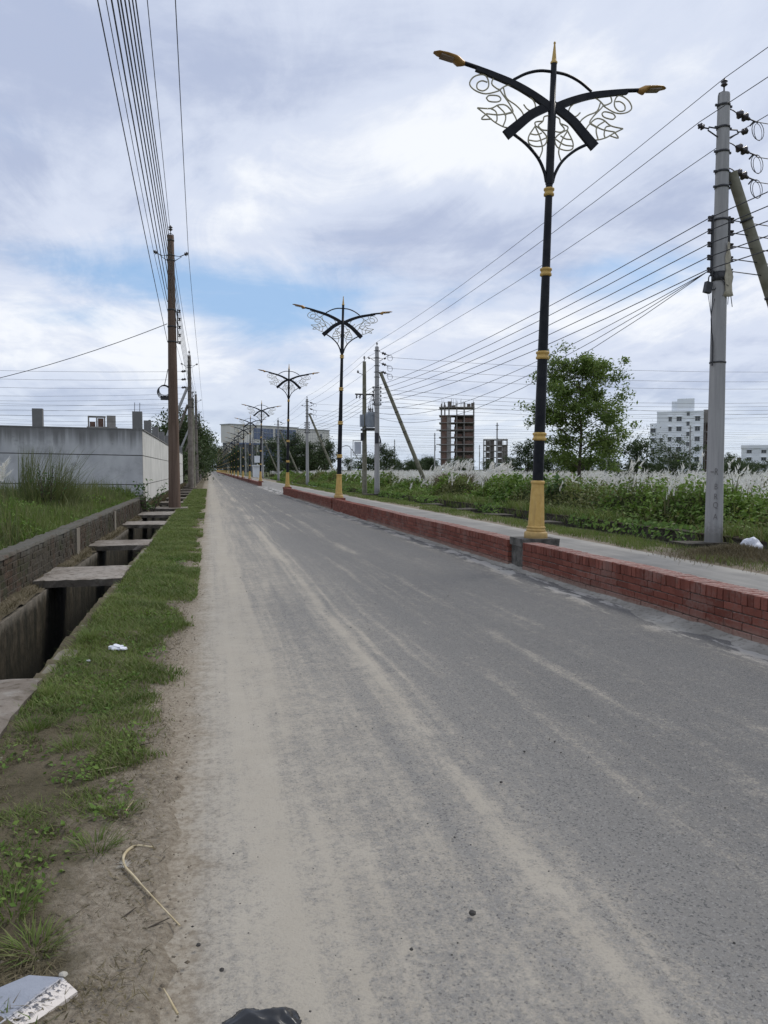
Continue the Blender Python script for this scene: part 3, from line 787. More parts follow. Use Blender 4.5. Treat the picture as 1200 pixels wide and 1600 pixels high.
        I = [[(-.258, 6.744), (-.354, 6.583), (-.35, 6.474), (-.245, 6.44), (-.109, 6.472), (-.062, 6.572), (-.117, 6.659), (-.258, 6.744), (-.20, 6.63), (-.164, 6.544), (-.131, 6.407), (-.171, 6.28)],
             [(-.338, 6.616), (-.236, 6.613), (-.152, 6.65)], [(-.358, 6.52), (-.215, 6.522), (-.08, 6.586)]]
        for nm, cs in (('scroll_leaf_panel', C), ('inner_leaf_panel', I)):
            m_ = MB()
            for c in cs: m_.tube([(-sgn * x, 0, z - .45) for x, z in smooth(c, 4)], .0115, 5)
            m_.build(nm, M_scroll, L)
    return L
lamp0 = make_lamp()
ordn = ['nearest black and yellow ornamental street lamp, standing on the black stained plinth', 'second ornamental street lamp in the row, between two long brick walls',
        'third ornamental street lamp, at the end of the near brick wall before the gap', 'first ornamental street lamp beyond the gap in the brick median',
        'second ornamental street lamp beyond the gap in the brick median', 'third ornamental street lamp beyond the gap in the brick median']
for i, (x, y) in enumerate(LAMPS):
    o = lamp0 if i == 0 else copy_tree(lamp0)
    o.location = (x, y, .43); o.scale = (1, 1, .984); lean = [1.75, 1.55, 1.2][i] if i < 3 else random.uniform(.7, 1.6)
    o.rotation_euler = (random.uniform(-.002, .002), R(lean), random.uniform(-.03, .03) if i else 0)
    o['label'] = ordn[i] if i < 6 else (['fourth', 'fifth', 'sixth', 'seventh', 'eighth'][i - 6] + ' ornamental street lamp beyond the gap in the brick median' if i < 11 else 'distant ornamental street lamp far along the median row')

# ------------------------------------------------------------------ power poles
def disc_ins(mb, a, b, r):
    """two-shed insulator from a to b"""
    a = Vector(a); b = Vector(b); q = (b - a).to_track_quat('Z', 'Y').to_matrix(); h = (b - a).length
    mb.lathe([(r * .3, 0), (r * .45, h * .08), (r, h * .22), (r * .95, h * .32), (r * .4, h * .45), (r, h * .6), (r * .95, h * .7), (r * .45, h * .82), (r * .3, h)], 10, a, q)
def spool(mb, c, r=.04, h=.085, rot=None):
    mb.lathe([(r, -h / 2), (r, -h * .25), (r * .6, -h * .1), (r * .6, h * .1), (r, h * .25), (r, h / 2)], 9, c, rot)
def ring(c, r, n=14, ax='XZ', tilt=0):
    return [(c[0] + r * math.cos(2 * math.pi * i / n), c[1] + tilt * math.cos(2 * math.pi * i / n), c[2] + r * math.sin(2 * math.pi * i / n)) for i in range(n + 1)]
LVZ = [6.07, 5.84, 5.60, 5.36, 5.13]
GP = 'concrete power poles right of the side lane'
def make_right_pole(strut=True):
    P = thing('power_pole', '', 'power pole', (0, 0, 0), 0, GP)
    H = 8.36
    s = MB(); s.lathe([(.168, -.1), (.165, 0), (.155, 1.0), (.118, 7.0), (.107, H - .03), (.10, H)], 20); s.build('shaft', M_pole, P)
    for z in (H - .22, H - .62, 7.30, 6.94, 6.66, 6.06, 5.08):
        c = MB(); r0 = .165 - .0068 * z; c.lathe([(r0 + .004, -.02), (r0 + .012, -.02), (r0 + .012, .02), (r0 + .004, .02)], 14, (0, 0, z), caps=False)
        if z > 6.5: c.box((-.145, 0, z), (.06, .03, .04)); c.box((.145, 0, z), (.06, .03, .04))
        c.build('clamp_band', M_iron, P)
    t_ = MB(); t_.tube([(0, 0, H), (0, 0, H + .14)], .014, 6); t_.tube([(-.1, 0, H - .2), (-.1, 0, H), (0, 0, H + .05), (.1, 0, H), (.1, 0, H - .2)], .012, 5); t_.build('pin_bracket', M_iron, P)
    i_ = MB(); disc_ins(i_, (0, 0, H + .12), (0, 0, H + .27), .062); i_.build('insulator', M_ins, P)
    for sx in (-1, 1):
        b = MB(); b.tube([(sx * .1, 0, 7.72), (sx * .30, 0, 7.73), (sx * .32, 0, 7.67), (sx * .1, 0, 7.56)], .014, 5); b.tube([(sx * .3, 0, 7.70), (sx * .42, 0, 7.71)], .014, 5); b.build('side_bracket', M_iron, P)
        i_ = MB(); disc_ins(i_, (sx * .40, 0, 7.70), (sx * .53, 0, 7.75), .06); i_.build('insulator', M_ins, P)
    for z in (8.10, 7.49, 7.03):
        ln = MB(); ln.tube([(.12, 0, z), (.20, 0, z - .02), (.30, 0, z - .07)], .011, 5); ln.build('chain_link', M_iron, P)
        i_ = MB(); disc_ins(i_, (.28, 0, z - .055), (.56, 0, z - .15), .085); ii = i_.build('tension_insulator', M_ins, P)
        j = MB(); j.tube([(.54, 0, z - .14), (.74, 0, z - .19)], .014, 5); j.tube([(.66, .01, z - .17), (.58, .01, z - .26)], .016, 5)
        j.tube(ring((.76, .02, z - .33), .17, 16, tilt=.05), .008, 4, False); j.tube(ring((.77, .03, z - .35), .15, 16, tilt=.08), .006, 4, False)
        j.build('jumper_loop', M_wire, P)
    for sx in (-1, 1):
        r_ = MB(); r_.box((sx * .175, 0, 5.58), (.035, .045, 1.12)); 
        for z in (6.05, 5.1): r_.box((sx * .14, 0, z), (.09, .04, .03))
        for z in LVZ: r_.box((sx * .21, 0, z + .045), (.10, .02, .012)); r_.box((sx * .21, 0, z - .045), (.10, .02, .012))
        r_.build('insulator_rack', M_iron, P)
        for z in LVZ:
            i_ = MB(); spool(i_, (sx * .235, 0, z)); i_.build('insulator', M_ins, P)
    if strut:
        st = MB(); st.tube([(.20, 0, 6.95), (3.2, .12, -.05)], [.098, .13], 12); st.build('brace_pole', M_strut, P)
        k = MB()
        for q in (.12, .32, .40, .48, .56): k.lathe([(.118, -.02), (.125, -.02), (.125, .02), (.118, .02)], 12, (.20 + 3.0 * q, .12 * q, 6.95 - 7.0 * q), Vector((3.0, .12, -7.0)).to_track_quat('Z', 'Y').to_matrix(), caps=False)
        k.box((.20, 0, 6.75), (.08, .05, .05)); k.build('brace_bracket', M_iron, P)
    return P
RP = [12.9, 43.1, 75, 107, 139, 171, 203, 235]
rp0 = make_right_pole()
lab = ['nearest grey concrete power pole beside the white sack, leaning brace at its right', 'taller pole of the transformer pair, with braced leg, beyond second lamp',
       'third braced power pole on the right, seen just right of the third lamp', 'fourth braced power pole on the right, standing before the cream building']
for i, y in enumerate(RP):
    o = rp0 if i == 0 else copy_tree(rp0)
    o.location = (9.4, y, .1 if i < 2 else 0); o['label'] = lab[i] if i < 4 else ['fifth', 'sixth', 'seventh', 'eighth'][i - 4] + ' and far braced power pole right of the side lane'
    if i == 0:
        firstp = o
# extras on the nearest pole
bx = MB(); bx.box((-.26, -.02, 4.80), (.13, .09, .20), Matrix.Rotation(.2, 3, 'Y')); bx.build('junction_box', M_iron, firstp)
lp = MB(); lp.tube(smooth([(-.24, 0, 4.88), (-.22, 0, 5.02), (-.13, -.02, 5.03), (-.09, -.04, 4.9), (-.12, -.05, 4.78), (-.2, -.02, 4.76)], 4), .012, 5); lp.build('cable_coil', M_wire, firstp)
cb = MB()
for k, (x0, x1) in enumerate([(-.24, -.16), (-.28, -.155), (-.17, -.165), (-.13, -.168)]):
    cb.tube(smooth([(x0, -.05, 4.75 - .05 * k), (x1 - .05, -.07, 4.2), (x1 - .02 + .01 * k, -.04 - .01 * k, 3.8), (x1, -.03 - .02 * k, 3.35)], 4), .006, 4)
cb.tube(smooth([(-.12, -.1, 5.05), (0, -.16, 4.85), (.10, -.13, 4.80), (.15, -.05, 4.5)], 4), .008, 4)
cb.tube([(.12, -.1, 4.95), (.15, -.12, 4.7), (.21, -.1, 4.45)], .009, 4)
cb.build('hanging_cable', M_wire, firstp)
bd = MB(); bd.lathe([(.146, -.014), (.152, -.014), (.152, .014), (.146, .014)], 16, (0, 0, 3.42), caps=False); bd.lathe([(.138, -.07), (.15, -.07), (.15, .07), (.138, .07)], 16, (0, 0, 5.0), caps=False)
bd.build('cable_tie', M_iron, firstp)
cl_ = MB(); V = []; ny_ = 9
for i in range(ny_):
    for j in range(5):
        f_ = i / (ny_ - 1); V.append((.055 + .15 * (j / 4 - .35) * (.4 + .9 * f_) + .02 * math.sin(i * 2.1 + j), -.15 - .02 * math.cos(j * 1.9 + i), 5.62 - 1.02 * f_ + (.05 * random.random() if i == ny_ - 1 else 0)))
cl_.add(V, [(i * 5 + j, i * 5 + j + 1, i * 5 + j + 6, i * 5 + j + 5) for i in range(ny_ - 1) for j in range(4)], True)
ob = tag(cl_.build('tattered_cloth', M_cloth, None, firstp.location), 'pale tattered cloth caught on the nearest power pole', 'cloth')
sm = ob.modifiers.new('thick', 'SOLIDIFY'); sm.thickness = .006
# hand painted letters running down the nearest pole
for k, (ch, z) in enumerate([('R', 1.30), ('B', 1.03), ('R', .84), ('Q', .68), ('A', .46)]):
    cu = bpy.data.curves.new('letter', 'FONT'); cu.body = ch; cu.size = .19; cu.align_x = 'CENTER'; cu.extrude = .002; cu.offset = -.004
    tmp = bpy.data.objects.new('tmp', cu); COL.objects.link(tmp)
    bpy.context.view_layer.update()
    me = bpy.data.meshes.new_from_object(tmp.evaluated_get(bpy.context.evaluated_depsgraph_get()))
    bpy.data.objects.remove(tmp)
    r_ = .1655 - .0068 * z - .0005
    for v in me.vertices:
        a = -2.06 + (v.co.x * .62) / r_; q = r_ + v.co.z + .002
        v.co = Vector((q * math.cos(a), q * math.sin(a), z + v.co.y * (.85 if k else 1)))
    me.materials.clear(); link('painted_letter', me, M_letter, firstp)
dash = MB(); 
for a0 in (-2.52,):
    dash.box((.159 * math.cos(a0), .159 * math.sin(a0), 1.36), (.06, .006, .012), Matrix.Rotation(a0 + math.pi / 2, 3, 'Z'))
dash.build('painted_letter', M_letter, firstp)

# the shorter twin with its transformer platform and blank sign
tw = thing('power_pole', 'shorter brownish pole of the transformer pair with a blank hanging sign', 'power pole', (8.93, 44.4, 0), 0, GP)
s = MB(); s.lathe([(.16, -.1), (.155, 0), (.11, 7.0), (.10, 7.8)], 16); s.build('shaft', M_strut, tw)
s = MB(); s.tube([(0, 0, 7.8), (0, 0, 7.98)], .02, 6); s.tube([(-.1, 0, 7.05), (-.38, 0, 7.15)], .018, 5); s.box((0, 0, 5.9), (1.1, .06, .08)); s.build('pin_bracket', M_iron, tw)
for p in ((0, 0, 7.95), (-.38, 0, 7.12)):
    i_ = MB(); disc_ins(i_, p, (p[0], p[1], p[2] + .17), .07); i_.build('insulator', M_ins, tw)
for k in range(3):
    i_ = MB(); disc_ins(i_, (-.45 + .2 * k, -.05, 5.9), (-.52 + .2 * k, -.2, 5.62), .05); i_.build('insulator', M_ins, tw)
sg = MB()
for a, b in (((-.68, 0, 2.35), (-.68, 0, 3.20)), ((-.10, 0, 2.35), (-.10, 0, 3.20)), ((-.70, 0, 2.35), (-.05, 0, 2.35)), ((-.70, 0, 3.20), (-.05, 0, 3.20))):
    sg.tube([a, b], .018, 5)
sgo = sg.build('hanging_sign', M_iron, tw)
MB().b2((-.60, -.012, 2.42), (-.20, .012, 3.14)).build('sign_sheet', M_signw, sgo)
tr = thing('transformer', 'grey pole mounted transformer between the twin power poles', 'transformer', (9.13, 43.55, 3.95), 0)
b = MB(); b.b2((-.22, -.3, 0), (.2, .35, .85)); b.build('tank', M_galv, tr)
b = MB()
for k in range(5): b.b2((-.27 , -.26 + .12 * k, .1), (-.222, -.22 + .12 * k, .72))
for k in range(4): b.b2((-.18 + .10 * k, -.34, .1), (-.15 + .10 * k, -.302, .72))
b.build('cooling_fin', M_galv, tr, kind='stuff')
for k in range(3):
    i_ = MB(); disc_ins(i_, (-.1 + .1 * k, 0, .85), (-.1 + .1 * k, 0, 1.12), .05); i_.build('bushing', M_ins, tr)
b = MB(); b.b2((-.42, -.42, -.16), (.42, .9, -.06)); b.build('platform', M_iron, tr)
b = MB(); b.b2((-.50, .45, 0.05), (-.30, .75, .75)); b.build('side_box', M_galv, tr)
b = MB(); b.b2((-.46, .5, -.75), (-.32, .7, -.30)); b.b2((.13, -.62, -.95), (.33, -.50, -.35)); b.build('fuse_box', M_iron, tr)
b = MB()
for k in range(4): b.tube(smooth([(-.2 + .12 * k, -.1, .9), (-.1 + .1 * k, -.3, 1.5 + .1 * k), (.2, -.35, 2.2 - .3 * k)], 4), .012, 4); b.tube(smooth([(.35, -.55, -.4), (.42 + .02 * k, -.55, -.8), (.36 + .06 * k, -.5, -1.3 - .1 * k)], 4), .012, 4)
b.build('lead_cable', M_wire, tr)

# left row: rusty brown poles
GLP = 'power poles along the left verge'
def make_left_pole(brace):
    P = thing('power_pole', '', 'power pole', (0, 0, 0), 0, GLP); H = 10.05
    mt = M_pole if brace else M_polebrown
    s = MB(); s.lathe([(.225, -.1), (.22, 0), (.19, 3), (.155, 6), (.125, 9), (.112, H - .02), (.10, H)], 18); s.build('shaft', M_polebrown if not brace else M_polegrey, P)
    for z in (H - .18, 9.33, 9.15, 7.36, 6.75, 6.2):
        c = MB(); c.lathe([(.225 - .0112 * z + .004, -.025), (.225 - .0112 * z + .014, -.025), (.225 - .0112 * z + .014, .025), (.225 - .0112 * z + .004, .025)], 14, (0, 0, z), caps=False); c.build('clamp_band', M_iron, P)
    t_ = MB(); t_.tube([(0, 0, H), (0, 0, H + .2)], .016, 6); t_.tube([(-.11, 0, H - .2), (-.1, 0, H + .02), (0, 0, H + .08), (.1, 0, H + .02), (.11, 0, H - .2)], .014, 5); t_.build('pin_bracket', M_iron, P)
    i_ = MB(); disc_ins(i_, (0, 0, H + .16), (0, 0, H + .36), .08); i_.build('insulator', M_ins, P)
    for sx in (-1, 1):
        b = MB(); b.tube([(sx * .1, 0, 9.33), (sx * .38, 0, 9.30), (sx * .1, 0, 9.12)], .016, 5); b.tube([(sx * .3, 0, 9.3), (sx * .52, 0, 9.40)], .016, 5); b.build('side_bracket', M_iron, P)
        i_ = MB(); disc_ins(i_, (sx * .48, 0, 9.38), (sx * .62, 0, 9.46), .075); i_.build('insulator', M_ins, P)
    r_ = MB(); r_.box((.20, 0, 6.77), (.04, .05, 1.25)); r_.box((.17, 0, 7.3), (.1, .04, .03)); r_.box((.18, 0, 6.2), (.1, .04, .03)); r_.build('insulator_rack', M_iron, P)
    for z in (7.32, 7.03, 6.74, 6.45, 6.18):
        i_ = MB(); spool(i_, (.27, 0, z), .05, .10); i_.build('insulator', M_ins, P)
    if brace:
        for k, (z, x, y) in enumerate(((7.7, -3.3, -.6), (6.4, -2.6, .5))):
            st = MB(); st.tube([(-.15, .1 * k, z), (x, y, 0)], [.10, .14], 10); st.build('brace_pole', M_pole if k == 0 else M_polegrey, P)
        for z in (8.9, 8.3, 7.7):
            i_ = MB(); disc_ins(i_, (-.25, 0, z), (-.62, 0, z - .06), .10); i_.build('tension_insulator', M_ins, P)
            q = MB(); q.tube([(.1, 0, z), (-.3, 0, z - .01)], .012, 5); q.build('chain_link', M_iron, P)
    return P
LP = [29.64, 60.05, 90.5, 121, 151.5, 182, 212]
lp0 = make_left_pole(False); lp0.location = (-1.25, LP[0], 0); lp0['label'] = 'tall rusty brown power pole nearest on the left verge'
q = MB()
for k in range(4): q.tube(ring((-.32 + .01 * k, -.06 * k + .05, 4.35 + .02 * k), .24 - .015 * k, 18, tilt=.05), .014, 4, False)
q.tube([(-.30, 0, 4.6), (-.22, 0, 4.95), (-.17, 0, 5.2)], .012, 4); q.build('cable_coil', M_wire, lp0)
MB().box((-.29, 0, 4.14), (.30, .16, .14)).build('splice_box', M_iron, lp0)
lp1 = make_left_pole(True)
for i, y in enumerate(LP[1:]):
    o = lp1 if i == 0 else copy_tree(lp1)
    o.location = (-1.32, y, 0)
    o['label'] = ['second power pole on the left, with two leaning braces over the wall', 'third power pole on the left, before the dark trees', 'far power pole along the left verge'][min(i, 2)]
tw2 = thing('power_pole', 'slim pole standing just behind the second pole on the left', 'power pole', (-1.25, 66, 0), 0, GLP)
MB().lathe([(.2, -.1), (.19, 0), (.12, 7.4)], 14).build('shaft', M_strut, tw2)

# ------------------------------------------------------------------ wires
def sag_pts(a, b, s, n=8):
    a = Vector(a); b = Vector(b)
    return [a.lerp(b, i / n) - Vector((0, 0, 4 * s * (i / n) * (1 - i / n))) for i in range(n + 1)]
def conductor(pts, s, r, label, group, n=8):
    mb = MB(); P = []
    for a, b in zip(pts[:-1], pts[1:]): P += sag_pts(a, b, s, n)[(1 if P else 0):]
    mb.tube(P, r, 4, False)
    tag(mb.build('power_line', M_wire), label, 'wire', group)
ORD5 = ['uppermost', 'second from top', 'middle one', 'fourth from top', 'lowest']; ORD3 = ['upper', 'middle', 'lower']
GW = 'wires strung along the right pole row'
RY = [-18.5] + RP + [267]
def rpz(y): return .1 if y in RP[:2] or y < 0 else 0
conductor([(9.4, y, 8.64 + rpz(y)) for y in RY], .28, .0085, 'top wire on the pole tips of the right row', GW)
conductor([(9.4 - .5, y, 7.80 + rpz(y)) for y in RY], .28, .0085, 'wire on the left side brackets of the right pole row', GW)
conductor([(9.4 + .5, y, 7.80 + rpz(y)) for y in RY], .28, .0085, 'wire on the right side brackets of the right pole row', GW)
for k, z in enumerate(LVZ):
    conductor([(9.4 - .27, y, z + rpz(y)) for y in RY], .30 + .03 * k, .010, ORD5[k] + ' of the five low wires on the racks of right pole row', GW)
for k in range(3):
    conductor([(9.4 - .26, 12.9, 5.2), (9.2 - .05 * k, 43.1, 5.0 - .2 * k)], .75 + .3 * k, .008, ORD3[k] + ' loose service cable sagging between the first two right poles', GW, 14)
GWL = 'wires strung along the left pole row'
LY = [-2.0] + LP + [242]
LX = lambda y: .62 if y < 0 else 0
conductor([(-1.28 + LX(y), y, 10.40) for y in LY], .25, .0085, 'top wire on the pole tips of the left row', GWL)
conductor([(-1.25 - .62 + LX(y), y, 9.5) for y in LY], .25, .0085, 'wire on the left side brackets of the left pole row', GWL)
conductor([(-1.25 + .62 + LX(y) * .6, y, 9.5) for y in LY], .25, .0085, 'wire on the road side brackets of the left pole row', GWL)
for k, z in enumerate((7.32, 7.03, 6.74, 6.45, 6.18)):
    conductor([(-1.25 + .30 + LX(y) * .45, y, z) for y in LY], .28, .0085, ORD5[k] + ' of the five low wires on the racks of left pole row', GWL)
for k in range(2):
    conductor([(-1.0 - .05 * k, -2, 8.6 - .1 * k), (-1.40, LP[0], 8.1 - .45 * k)], .25 + .1 * k, .012, ORD3[k] + ' thin bundled cable running overhead to brown pole', GWL)
conductor([(-1.25, -2, 8.75), (-1.42, LP[0], 6.2)], .2, .009, 'lone cable left of the overhead bundle at brown pole', GWL)
conductor([(-1.42, LP[0], 6.85), (-14, 36.2, 4.35)], .45, .013, 'single cable sloping down leftwards from brown pole', GWL, 14)
GX = 'wires crossing the fields to the right'
for i, y in enumerate(RP[1:7]):
    xs_ = [9.4 + 32 * k for k in range(0, 5)]
    wh = ['the transformer poles', 'the third right pole', 'the fourth right pole', 'the far right poles', 'the far right poles', 'the far right poles'][i]
    for k, z in enumerate((8.0, 7.38, 6.92)):
        conductor([(xs_[0] + .6, y, z - .1)] + [(x, y, z) for x in xs_[1:]], .35, .008, ORD3[k] + ' of three high wires crossing the field from ' + wh, GX, 6)
    for k, z in enumerate(LVZ if i < 5 else LVZ[::2]):
        conductor([(xs_[0] + .27, y, z)] + [(x, y, z) for x in xs_[1:]], .45, .008, ORD5[k] + ' of the low wires crossing the field from ' + wh, GX, 6)
for k, z in enumerate((8.02, 7.38, 6.92)):
    conductor([(10.12, 12.9, z), (41.4, 12.9, z + .1)], .5, .009, ORD3[k] + ' high wire leaving nearest pole to the right', GX, 6)
for k, z in enumerate(LVZ):
    conductor([(9.66, 12.9, z + .1), (41.4, 12.9, z - .1)], .5, .010, ORD5[k] + ' of low wires leaving nearest pole to the right', GX, 6)
GXL = 'wires crossing leftwards over the wall'
for i, y in enumerate(LP[1:6]):
    xs_ = [-1.32 - 31 * k for k in range(0, 4)]
    wh = ['second left pole', 'third left pole', 'far left poles', 'far left poles', 'far left poles'][i]
    for k, z in enumerate((8.84, 8.24, 7.64)):
        conductor([(xs_[0] - .6, y, z)] + [(x, y, z + .15) for x in xs_[1:]], .35, .009, ORD3[k] + ' of three high wires leaving the ' + wh + ' leftwards over the wall', GXL, 6)
    for k, z in enumerate((7.2, 6.85, 6.5, 6.15, 5.8)):
        conductor([(xs_[0] - .2, y, z)] + [(x, y, z) for x in xs_[1:]], .45, .008, ORD5[k] + ' of low wires leaving the ' + wh + ' leftwards over the wall', GXL, 6)
# thin poles out in the field carrying them
fp = thing('power_pole', '', 'power pole', (0, 0, 0), 0, 'thin power poles out in the right field')
MB().lathe([(.16, -.1), (.15, 0), (.09, 8.4)], 10).build('shaft', M_pole, fp)
q = MB(); q.box((0, 0, 8.0), (.1, 1.1, .08)); q.box((0, 0, 7.4), (.1, .9, .07)); q.box((.14, 0, 5.6), (.05, .05, 1.1)); q.build('crossarm', M_iron, fp)
spots = [(41.4, 75), (41.4, 107), (41.4, 139), (41.4, 171), (73.4, 107), (73.4, 139), (73.4, 171), (73.4, 203), (105.4, 171), (105.4, 203), (41.4, 203), (137.4, 203)]
for i, (x, y) in enumerate(spots):
    o = fp if i == 0 else copy_tree(fp); o.location = (x, y, 0)
    o['label'] = {0: 'thin power pole behind the big leafy tree', 1: 'thin power pole in front of the smaller unfinished building'}.get(i, 'distant thin power pole out in the right field')
# curved-arm lamp far behind second lamp
cl2 = thing('street_lamp', 'small grey street lamp with a bent arm, far behind the second ornamental lamp', 'street lamp', (22.9, 125, 0))
MB().lathe([(.09, 0), (.06, 4.9)], 8).build('pole', M_pole, cl2)
MB().tube(smooth([(0, 0, 4.9), (-.35, 0, 5.35), (-1.0, 0, 5.45), (-1.7, 0, 5.1)], 4), .06, 6).build('arm', M_pole, cl2)
MB().box((-1.95, 0, 4.95), (.6, .25, .14), Matrix.Rotation(-.45, 3, 'Y')).build('lamp_head', M_iron, cl2)
MB().tube([(.1, 0, 4.9), (1.3, .2, 3.2)], .07, 6).build('stay', M_pole, cl2)

# ------------------------------------------------------------------ old brick wall along the left drain
ow = thing('old_brick_wall', 'low mossy old brick wall between left drain and weeds', 'wall', (-2.33, -3.0, 0))
OL, OH, OW = .245, .072, .21
ob_me = [b.mesh('brick') for b in brick_mesh(OW, OL, OH)]
MB().b2((-OW / 2 + .008, 0, -.1), (OW / 2 - .008, 32.2, .505)).build('mortar_core', M_oldmortar, ow)
rest = MB(); items = []
for c in range(6):
    y = -(c % 2) * .128
    while y < 32.2:
        a, b_ = max(0, y), min(32.2, y + OL)
        if b_ - a > .05: items.append((a, b_, .03 + c * .081 + OH / 2))
        y += OL + .012
items.sort(key=lambda q: abs(q[0] - 14.0))
for k, (a, b_, z) in enumerate(items):
    x = random.uniform(-.007, .007)
    if k < 300 and a > 9:
        o = link('brick', random.choice(ob_me), M_oldbrick, ow, (x, (a + b_) / 2, z)); o.scale = (1, (b_ - a) / OL, 1)
        o.rotation_euler = (random.uniform(-.012, .012), random.uniform(-.02, .02), random.uniform(-.015, .015))
    else: rest.box((x, (a + b_) / 2, z), (OW, b_ - a, OH), jit=.004)
rest.build('brickwork', M_oldbrick, ow, kind='stuff')
cop = MB(); V = []; ncp = 260
for i in range(ncp):
    y = 32.2 * i / (ncp - 1); j = random.uniform(-.012, .014)
    V += [(-.118 + random.uniform(-.008, .008), y, .513), (.118 + random.uniform(-.010, .010), y, .513), (.10, y, .545 + j), (-.10, y, .545 + j)]
cop.add(V, [(4 * i + a, 4 * i + 4 + a, 4 * i + 4 + (a + 1) % 4, 4 * i + (a + 1) % 4) for i in range(ncp - 1) for a in range(4)])
cop.build('cement_coping', M_oldbrick, ow)
for y in (11.6, 16.9, 22.3):
    MB().b2((.100, y, 0), (.128, y + .32, .50)).build('plaster_patch', M_drain, ow)
# low wall behind right drain
rw = thing('low_boundary_wall', 'low dark mossy wall half buried in creepers behind right pole', 'wall', (9.74, -2, 0))
wallstrip(-.12, .12, -.3, .19, 0, 60, 220, .02).build('wall_body', M_oldmortar, rw)
wallstrip(-.135, .135, .195, .225, 0, 60, 220, .012).build('coping', M_oldbrick, rw)

# ------------------------------------------------------------------ grey concrete boundary wall
cw = thing('boundary_wall', 'grey concrete panel wall with stub columns on top, behind the weeds at left', 'wall', (-2.36, 29.5, 0))
def shear(x): return .015 * (-x)
bays = [0, -3.5, -7.0, -10.5, -14.0]
lev = [(.30, .935), (.965, 2.005), (2.035, 2.95)]
for a, b_ in zip(bays[:-1], bays[1:]):
    for z0, z1 in lev:
        mb = MB(); V = []
        for x in (a, b_):
            for y in (0, .13):
                for z in (z0, z1): V.append((x, y, z + shear(x)))
        mb.add(V, [(0, 1, 3, 2), (4, 6, 7, 5), (0, 4, 5, 1), (2, 3, 7, 6), (0, 2, 6, 4), (1, 5, 7, 3)])
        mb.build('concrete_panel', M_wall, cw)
mb = MB(); V = [(x, y, z + shear(x)) for x in (0, -14) for y in (.03, .10) for z in (.1, 2.94)]
mb.add(V, [(0, 1, 3, 2), (4, 6, 7, 5), (0, 4, 5, 1), (2, 3, 7, 6), (0, 2, 6, 4), (1, 5, 7, 3)]); mb.build('groove_backing', M_groove, cw)
mb = MB(); V = [(x, y, z + shear(x)) for x in (.03, -14) for y in (-.015, .14) for z in (2.953, 2.995)]
mb.add(V, [(0, 1, 3, 2), (4, 6, 7, 5), (0, 4, 5, 1), (2, 3, 7, 6), (0, 2, 6, 4), (1, 5, 7, 3)]); mb.build('coping', M_wall, cw)
MB().b2((-14, -.12, -.1), (.02, -.002, .30)).build('footing', M_oldmortar, cw)
# the side running along the road
sy = [.14, 5, 10, 15, 20, 25, 30, 35, 40, 45]
for a, b_ in zip(sy[:-1], sy[1:]):
    for z0, z1 in lev: MB().b2((-.13, a, z0), (0.004, b_, z1)).build('concrete_panel', M_wallside, cw)
MB().b2((-.10, .14, .1), (-.03, 45, 2.94)).build('groove_backing', M_groove, cw)
MB().b2((-.14, .145, 2.953), (.045, 45, 2.995)).build('coping', M_wall, cw)
MB().b2((-.16, .14, -.1), (.06, 45, .298)).build('footing', M_oldmortar, cw)
for x in (-.16, -3.55, -9.0): MB().b2((x - .17, -.02, 2.997 + shear(x)), (x + .17, .22, 3.62 + shear(x))).build('stub_column', M_wall, cw)
for y in sy[1:]: MB().b2((-.31, y - .14, 2.997), (-.02, y + .14, 3.60)).build('stub_column', M_wall, cw)
rb = MB()
for x, y in ((-.25, .05), (-.08, .15), (-.1, 30.05), (-.2, 29.9)): rb.tube([(x, y, 3.58), (x + .01, y, 3.95)], .01, 4)
rb.build('rebar', M_iron, cw)

# ------------------------------------------------------------------ far buildings
def at_az(azd, dist): return (dist * math.sin(R(azd)), dist * math.cos(R(azd)), 0)
def quadpx(mb, x0, x1, z0, z1, y0, y1): mb.b2((x0, y0, z0), (x1, y1, z1)); return mb
